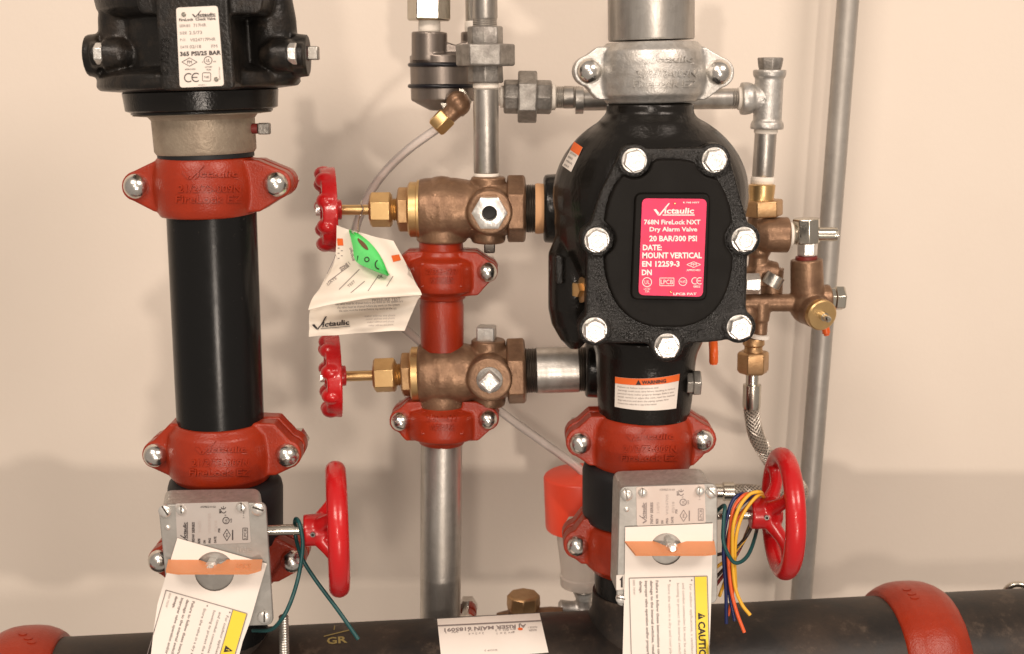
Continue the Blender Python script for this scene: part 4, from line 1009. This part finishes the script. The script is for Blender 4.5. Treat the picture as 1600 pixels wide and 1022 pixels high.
for wd_, x, y, h, ww, an in (('2½-3', 962, 529, 11, 44, -2), ('FSC', 1072, 528, 11, 32, -6), ('2', 938, 480, 12, None, 0), ('V', 928, 468, 14, None, 12)):
    g = FL().text(wd_, x, y, h, ww, ang=an, bold=.5); part('lettering', emboss(g, cbv, .0012, YF), m_blackrough, cov)
bb = bvh_of(body)
f = FL().quad([(898, 222), (911, 231), (893, 269), (879, 259)], 4, 6); st = part('small_sticker', flat(f, cast_fn(bb, .0004)), m_white, dv, label='small orange and white warning sticker')
f = FL().quad([(898, 222), (911, 231), (905, 244), (892, 235)], 4, 3); part('orange_band', flat(f, cast_fn(bb, .0007)), m_orange, st)
f = FL()
for k in range(4): f.text(('CAUTION HIGH', 'READ', 'MANUAL', 'BEFORE USE')[k], 891 - 3.0 * k, 240 + 6.2 * k, 3, 11 if k % 2 == 0 else 8, ang=32)
part('print', flat(f, cast_fn(bb, .0007)), m_ink, st)
f = FL().quad([(962, 588), (1061, 584), (1056, 637), (961, 635)], 16, 6)
for i, (x, y) in enumerate(f.v): f.v[i] = (x, y + 5 * (1 - ((x - 1010) / 50) ** 2) * 1.0)
st = part('warning_sticker', flat(f, cast_fn(bb, .0005)), m_white, dv, label='white and orange WARNING sticker')
def sag(g, a=5.0):
    g.v = [(x, y + a * (1 - ((x - 1010) / 50) ** 2)) for x, y in g.v]; return g
f = FL().quad([(962, 588), (1061, 584), (1060, 594.5), (962, 598)], 16, 2); part('orange_band', flat(sag(f), cast_fn(bb, .0009)), m_orange, st)
f = FL().text('WARNING', 1003, 594.6, 5.2, 37, ang=-2, bold=.4); f.poly([(994, 596), (998, 588), (1002, 595.8)]); part('heading', flat(sag(f), cast_fn(bb, .0013)), m_ink, st)
f = FL()
for k in range(6): f.text(('Failure to follow instructions and', 'warnings could cause valve failure, resulting in serious', 'personal injury and/or property damage. Before you', 'install, remove or adjust this valve, read the manual', 'depressurise and drain the piping system first', 'Contact the maker for a copy of the manual.')[k], 966 + (0 if k else 0), 603.5 + 5.1 * k, 2.5, (62, 88, 86, 87, 78, 60)[k], ang=-1.5)
part('print', flat(sag(f), cast_fn(bb, .0009)), m_grey, st)
b = B(); LD(b, 907, 452, YV - .031, (-.9, -.6, 0), [(-.006, 21), (.0006, 21), (.0012, 16)], 24); pb = part('brass_plug', b, m_brassd, dv)
b = B(); LD(b, 907, 452, YV - .031, (-.9, -.6, 0), [(.001, 12), (.0055, 12)], 6, phase=.5); part('hex_head', b, m_brass, pb)
b = B(); L(b, (1068, 598), (1095, 598), [(1072, 18), (1082, 18), (1082, 21.5), (1093, 21.5), (1094, 19)], YR - .022, seg=6, phase=.3); part('side_plug', b, m_galv, dv, bevel=.0007)
b = B(); PR(b, rquad([(868, 398), (880, 400), (880, 446), (869, 444)], 5), YV - .0335, .016); part('lug', b, m_blackrough, dv, voxel=.001, sm=3)

b = B(); L(b, (1017, -60), (1017.5, 66), [(-80, 68), (60, 67.5), (63, 66)], YR, seg=72)
part('riser_pipe', b, m_pipegalv, label='thick grey galvanised pipe at the top above the galvanised coupling', cat='pipe')

# ------------------------------------------------------------------ right hand brass trim
YB = 1.07
t = empty('check_trim', 'bronze trim check fitting right of the black valve cover', 'fitting', P(1187, 430, YB))
b = B(); L(b, (1191, 285), (1188, 345), [(288, 19), (289, 20.5), (300, 20), (310, 19), (314, 20)], YB, seg=32); part('brass_bushing', b, m_brass, t)
b = B(); L(b, (1193, 310), (1193, 340), [(312, 28), (314, 30.5), (335, 30.5), (338, 28)], YB, seg=6); part('nut', b, m_brassd, t, bevel=.0007)
b = B(); L(b, (1187, 335), (1184, 450), [(336, 18), (350, 19), (395, 19), (402, 15), (415, 16), (422, 22), (445, 22)], YB, seg=32)
L(b, (1190, 367), (1236, 367), [(1180, 20), (1196, 27), (1230, 28), (1232, 25)], YB - .008, seg=36)
L(b, (1180, 425), (1210, 430), [(1175, 20), (1200, 22), (1212, 21)], YB, seg=28)
L(b, (1205, 420), (1206, 475), [(420, 20), (440, 18), (475, 16)], YB, seg=24)
part('body', b, m_bronze, t, voxel=.0009, sm=3)
b = B(); L(b, (1203, 446), (1214, 428), [(446, 15), (430, 15)], YB - .018, seg=20); part('nipple', b, m_galv, t)
b = B(); L(b, (1160, 443), (1190, 443), [(1164, 16), (1186, 17)], YB - .024, seg=6); part('hex_plug', b, m_hexzinc, t, bevel=.0006)
t = empty('gauge_block', 'nickel block with side tube right of the bronze trim', 'fitting', P(1262, 400, YB))
b = B(); L(b, (1230, 367), (1250, 367), [(1230, 16), (1232, 20), (1237, 20), (1238, 14)], YB - .008, seg=28); part('thread_tape', b, m_tape, t)
b = B(); L(b, (1230, 366), (1312, 366), [(1236, 15)] + threads(1238, 1250, 17, 3, .8), YB - .008, seg=28); part('thread', b, m_nickel, t)
b = B(); L(b, (1260, 335), (1260, 390), [(341, 20), (342.5, 21.5), (378, 21.5), (380, 20)], YB - .008, seg=8); part('block', b, m_nickel, t, bevel=.0007)
b = B(); L(b, (1230, 366), (1312, 366), [(1274, 11), (1303, 11), (1303, 10.2), (1307, 10.6), (1308, 9)], YB - .008, seg=28); part('side_tube', b, m_nickel, t)
b = B(); L(b, (1262, 375), (1261, 410), [(378, 14), (380, 16), (398, 16), (400, 14)], YB - .010, seg=6); part('hex_nut', b, m_hexzinc, t, bevel=.0006)
t = empty('ball_valve', 'bronze ball valve with round brass front disc and orange handle', 'valve', P(1269, 500, YB))
b = B(); L(b, (1260, 400), (1260, 410), [(400, 15), (401, 17), (407, 17)], YB - .010, seg=24); part('seal', b, m_redseal, t)
b = B(); L(b, (1260, 400), (1262, 480), [(405, 22), (406, 25), (455, 26), (475, 22)], YB - .010, seg=32)
ELL(b, P(1264, 478, YB - .010), 31 * .00056, 31 * .00056, 30 * .00056)
L(b, (1160, 473), (1250, 473), [(1158, 14), (1235, 14), (1250, 16)], YB - .010, seg=28)
L(b, (1189, 470), (1187, 525), [(472, 16), (490, 15), (500, 14), (503, 12), (523, 11.5)], YB - .010, seg=28)
LD(b, 1264, 480, YB - .010, (.25, -1, -.12), [(0, 27), (.018, 25), (.020, 24)], 32)
L(b, (1270, 468), (1302, 466), [(1270, 24), (1296, 22), (1298, 18)], YB - .006, seg=28)
part('body', b, m_bronze, t, voxel=.0009, sm=3)
b = B(); LD(b, 1264, 480, YB - .010, (.25, -1, -.12), [(.018, 24), (.0245, 24), (.0255, 22)], 36); part('front_disc', b, m_brass, t)
b = B(); LD(b, 1264, 480, YB - .010, (.25, -1, -.12), [(.024, 7), (.030, 6.5), (.030, 5), (.036, 5), (.0375, 3)], 18); part('stem_end', b, m_nickel, t)
b = B(); L(b, (1295, 466), (1320, 466), [(1296, 17), (1304, 17), (1304, 20), (1317, 20), (1319, 18)], YB - .004, seg=6, phase=.2); part('hex_plug', b, m_nickel, t, bevel=.0006)
b = B(); TUBE(b, pxpath([(1284, 485, YB + .005), (1287, 502, YB + .006), (1290, 514, YB + .006), (1292, 524, YB + .006)], 5), lambda i: (6.5 if i < 14 else 4.5) * .00056, 12); part('handle', b, m_handle, t)
t = empty('drain_valve', 'small valve with orange lever tip showing below the black valve cover', 'valve', P(1115, 570, YB - .04))
b = B(); TUBE(b, pxpath([(1113, 500, YB - .02), (1114, 530, YB - .04), (1115, 550, YB - .05), (1115, 566, YB - .05), (1115, 570, YB - .05)], 5), lambda i: (7 if i < 16 else (6 if i < 19 else 3)) * .00056, 14); part('grip', b, m_handle, t)
b = B(); TUBE(b, pxpath([(1113, 506, YB - .022), (1125, 500, YB - .018), (1165, 490, YB - .010)], 5), .0028, 10); part('lever', b, m_nickel, t)
b = B(); ELL(b, P(1165, 490, YB - .01), .011, .011, .011); L(b, (1150, 490), (1185, 490), [(1146, 12), (1185, 12)], YB - .01, seg=20); part('body', b, m_bronze, t, voxel=.0009, sm=3)

# braided hose
t = empty('braided_hose', 'stainless braided hose curving down behind the right handwheel', 'hose', P(1175, 640, YB - .01))
Yh = YB - .010
b = B(); L(b, (1187, 520), (1176, 600), [(522, 14), (523, 16), (528, 16)], Yh, seg=28); part('thread_tape', b, m_tape, t)
b = B(); L(b, (1178, 525), (1175, 600), [(528, 15), (530, 16.5), (538, 17), (541, 14), (546, 14), (550, 16)], Yh, seg=28); part('brass_adapter', b, m_brassd, t)
b = B(); L(b, (1177, 545), (1176, 590), [(549, 22), (552, 25), (578, 25), (583, 21)], Yh, seg=6); part('brass_nut', b, m_brassd, t, bevel=.0007)
b = B(); L(b, (1176, 580), (1174, 640), [(580, 10), (600, 10), (601, 14), (634, 14), (638, 13)], Yh, seg=28); part('ferrule', b, m_nickel, t)
hp_ = pxpath([(1174, 630, Yh), (1175, 645, Yh), (1181, 678, Yh), (1195, 706, Yh + .005), (1217, 735, Yh + .015), (1240, 752, Yh + .03), (1251, 767, Yh + .04), (1243, 780, Yh + .05), (1218, 778, Yh + .05), (1180, 769, Yh + .04), (1140, 768, Yh + .035)], 14)
b = B(); TUBE(b, hp_, 11.5 * .00056, 14); part('core', b, m_braidcore, t)
b = B(); fr = frames(hp_); ln = [0]
for p, q in zip(hp_, hp_[1:]): ln.append(ln[-1] + (q - p).length)
for hand in (-1, 1):
    for k in range(11):
        pth = []
        for i in range(len(hp_)):
            ang = 2 * math.pi * k / 11 + hand * ln[i] * 160
            t_, n_, b_ = fr[i]; pth.append(hp_[i] + (n_ * math.cos(ang) + b_ * math.sin(ang)) * 12.2 * .00056)
        TUBE(b, pth, .00050, 4)
part('braid', b, m_steelbraid, t)
b = B(); L(b, (1100, 768), (1150, 768), [(1095, 12), (1128, 12), (1130, 15), (1146, 15), (1148, 12)], Yh + .035, seg=28); part('end_ferrule', b, m_nickel, t)

# ------------------------------------------------------------------ drip cup, brass plug and odds behind the header
t = empty('drip_cup', 'red capped clear drip cup behind the right riser', 'cup', P(912, 960, YA))
b = B(); L(b, (906, 738), (910, 840), [(740, 53), (742, 56), (744, 57), (819, 57), (822, 56), (823, 42)], YA, seg=56); part('cap', b, m_cap, t)
b = B(); L(b, (910, 820), (912, 925), [(825, 42), (880, 36), (896, 35), (898, 37), (912, 36), (914, 28), (922, 16)], YA, seg=48); part('cup', b, m_cup, t)
b = B(); L(b, (912, 915), (912, 990), [(918, 15), (924, 17), (936, 12), (945, 14), (958, 20), (990, 20)], YA, seg=32)
L(b, (870, 952), (912, 952), [(872, 10), (876, 15), (890, 13), (912, 13)], YA, seg=28); part('iron_fitting', b, m_galvcast, t, voxel=.0009, sm=3)
t = empty('plugged_fitting', 'brass plug on a fitting behind the horizontal pipe', 'plug', P(818, 985, YA - .02))
b = B(); L(b, (818, 925), (818, 990), [(928, 23), (931, 26), (944, 26.5), (952, 25)], YA - .02, seg=8); part('plug', b, m_brassd, t, bevel=.0007)
b = B(); L(b, (818, 925), (818, 1000), [(950, 24), (964, 25), (964, 34), (1000, 34)], YA - .02, seg=32)
L(b, (770, 968), (900, 962), [(776, 10), (790, 13), (860, 16), (880, 14)], YA - .02, seg=24); part('body', b, m_bronze, t, voxel=.0009, sm=3)
b = B(); s = S(1588, 930, 1.09); TOR(b, P(1590, 930, 1.09), (0.2, 1, 0.1), 19 * s, 5 * s, 32, 10)
part('steel_ring', b, m_nickel, label='small steel ring peeking over the horizontal pipe at far right', cat='ring')

# ------------------------------------------------------------------ hanging paper tag on the upper bronze valve
tg = empty('hanging_tag', 'folded white paper tag with green sticker on the upper bronze valve', 'tag', P(560, 365, .99))
th = Vector((0, .0004, -.0002))
def paper(name, rows, seed):
    rnd = random.Random(seed); cols = [spline([P(*r[q]) for r in rows], 7) for q in range(3)]
    n = 20; vs = []; ph = rnd.random() * 6
    for j in range(len(cols[0])):
        l, m, r = cols[0][j], cols[1][j], cols[2][j]
        for i in range(n + 1):
            u = i / n; p = l * ((1 - u) * (1 - 2 * u)) + m * (4 * u * (1 - u)) + r * (u * (2 * u - 1))
            vs.append(p + Vector((0, .0013 * math.sin(u * 8 + j * .22 + ph) + .0010 * math.sin(u * 15 - j * .31 + ph * 2) + .0006 * math.sin(u * 3 + j * .9), 0)))
    n1 = n + 1; k = len(vs)
    fs = [(j * n1 + i, j * n1 + i + 1, (j + 1) * n1 + i + 1, (j + 1) * n1 + i) for j in range(len(cols[0]) - 1) for i in range(n)]
    b = B(); b.add(vs + [v + th for v in vs], fs + [[q + k for q in fc[::-1]] for fc in fs])
    return part(name, b, m_cream, tg, sharp=75)
low = paper('lower_sheet', [((515, 420, .994), (575, 415, .990), (640, 420, .985)), ((490, 470, .986), (570, 455, .984), (657, 458, .970)), ((484, 490, .976), (565, 485, .980), (652, 470, .967)), ((483, 508, .968), (560, 503, .973), (642, 493, .968)), ((482, 527, .966), (555, 521, .972), (632, 517, .968))], 3)
card = paper('upper_sheet', [((526, 352, .996), (570, 366, .992), (615, 376, .996)), ((524, 403, .985), (578, 398, .975), (634, 412, .985)), ((509, 438, .965), (578, 432, .960), (648, 440, .968)), ((488, 466, .948), (570, 456, .948), (657, 454, .955)), ((482, 484, .943), (560, 469, .940), (659, 461, .952))], 5)
lb_ = bvh_of(low); pb_ = bvh_of(card); fn = cast_fn(lb_, .0005, .975); fn2 = cast_fn(pb_, .0005, .97)
f = FL(); f.logo(488, 514, 60, 13, -4, .07); part('logo', flat(f, cast_fn(lb_, .0014, .975)), m_ink, tg)
f = FL()
for k in range(2): f.text(('HYDROSTATIC', 'PRESSURE TEST')[k], 588 - 6 * k, 465.5 + 6 * k, 4, (42, 44)[k], ang=-3)
for k in range(3): f.text('the valve must be drained before any work on the system is begun and'[: 60 - 4 * k], 524 + 3 * k, 477 + 5.2 * k, 3.6, 106 - 8 * k, ang=-2.5)
part('print', flat(f, fn), m_grey, tg)
f = FL()
for k in range(4): f.text('maker address and phone', 570 + 2 * k, 496 + 4.6 * k, 3, 48 - 3 * k, ang=-3)
part('faint_print', flat(f, fn), m_faint, tg)
f = FL(); fn = fn2
for p, q in (((513, 441), (546, 416)), ((530, 453), (562, 421)), ((575, 455), (592, 430)), ((548, 458), (570, 440)), ((511, 428), (525, 398)), ((635, 415), (652, 446)), ((604, 448), (614, 432))): f.line(p, q, 1, 6)
f.text('DATE', 513, 447, 4, 18, ang=-38); f.text('ZONE 1', 533, 424, 5, 18, ang=-36, bold=.3); f.text('TEST', 545, 450, 4, 14, ang=-40); f.text('OK', 590, 436, 5, 9, ang=-10, bold=.4)
for k in range(3): f.text('o8', 546 + k * 1.5, 388 + 7 * k, 5, 7, ang=70)
for k in range(5): f.line((528 + k % 2 * 5, 388 + 4 * k), (531 + k % 2 * 5, 388 + 4 * k), 1.2)
part('form_lines', flat(f, fn), m_grey, tg)
f = FL().quad([(527, 373), (536, 373), (537, 384), (528, 384)], 2, 2); f.quad([(611, 400), (623, 398), (626, 407), (614, 410)], 2, 2); part('orange_square', flat(f, fn), m_orange, tg)
ea = spline([P(545, 360, .986), P(551, 385, .970), P(556, 408, .958), P(580, 421, .950), P(606, 431, .952)], 6)
eb = spline([P(546, 360.5, .986), P(560, 365, .986), P(580, 381, .980), P(596, 403, .970), P(608, 431, .954)], 6)
b = B(); vs = []; n = 6
for l, r in zip(ea, eb):
    for i in range(n + 1): u = i / n; vs.append(l.lerp(r, u) + Vector((0, .009 * math.sin(math.pi * u), 0)))
fs = [(j * 7 + i, j * 7 + i + 1, (j + 1) * 7 + i + 1, (j + 1) * 7 + i) for j in range(len(ea) - 1) for i in range(n)]; m_ = len(vs)
b.add(vs + [v + th for v in vs], fs + [[q + m_ for q in fc[::-1]] for fc in fs])
gr = part('green_sticker', b, m_green, tg, sharp=70); gb = bvh_of(gr); fn = cast_fn(gb, .0005, .96)
g = FL(); pts = [(567 + 10.5 * math.cos(q) * .80 - 4.5 * math.sin(q) * .6, 382 + 10.5 * math.cos(q) * .85 + 4.5 * math.sin(q) * .55) for q in [2 * math.pi * k / 16 for k in range(16)]]; g.poly(pts); part('brown_dot', flat(g, fn), m_brown, gr)
g = FL().ring(573, 406, 4.2, 1.4, 12); 
for a0 in range(90, 250, 20): g.line((592 + 6 * math.cos(math.radians(a0)), 414 + 7 * math.sin(math.radians(a0))), (592 + 6 * math.cos(math.radians(a0 + 20)), 414 + 7 * math.sin(math.radians(a0 + 20))), 1.6)
g.line((559, 400), (557, 409), 1.2); part('digits', flat(g, fn), m_ink, gr)
b = B(); TUBE(b, pxpath([(566, 314, YM), (564, 318, YM - .006), (567, 327, YM - .010), (562, 340, YM - .010), (559, 355, .995), (559, 365, .985)], 6), .0006, 8); part('tie_wire', b, m_nickel, tg)
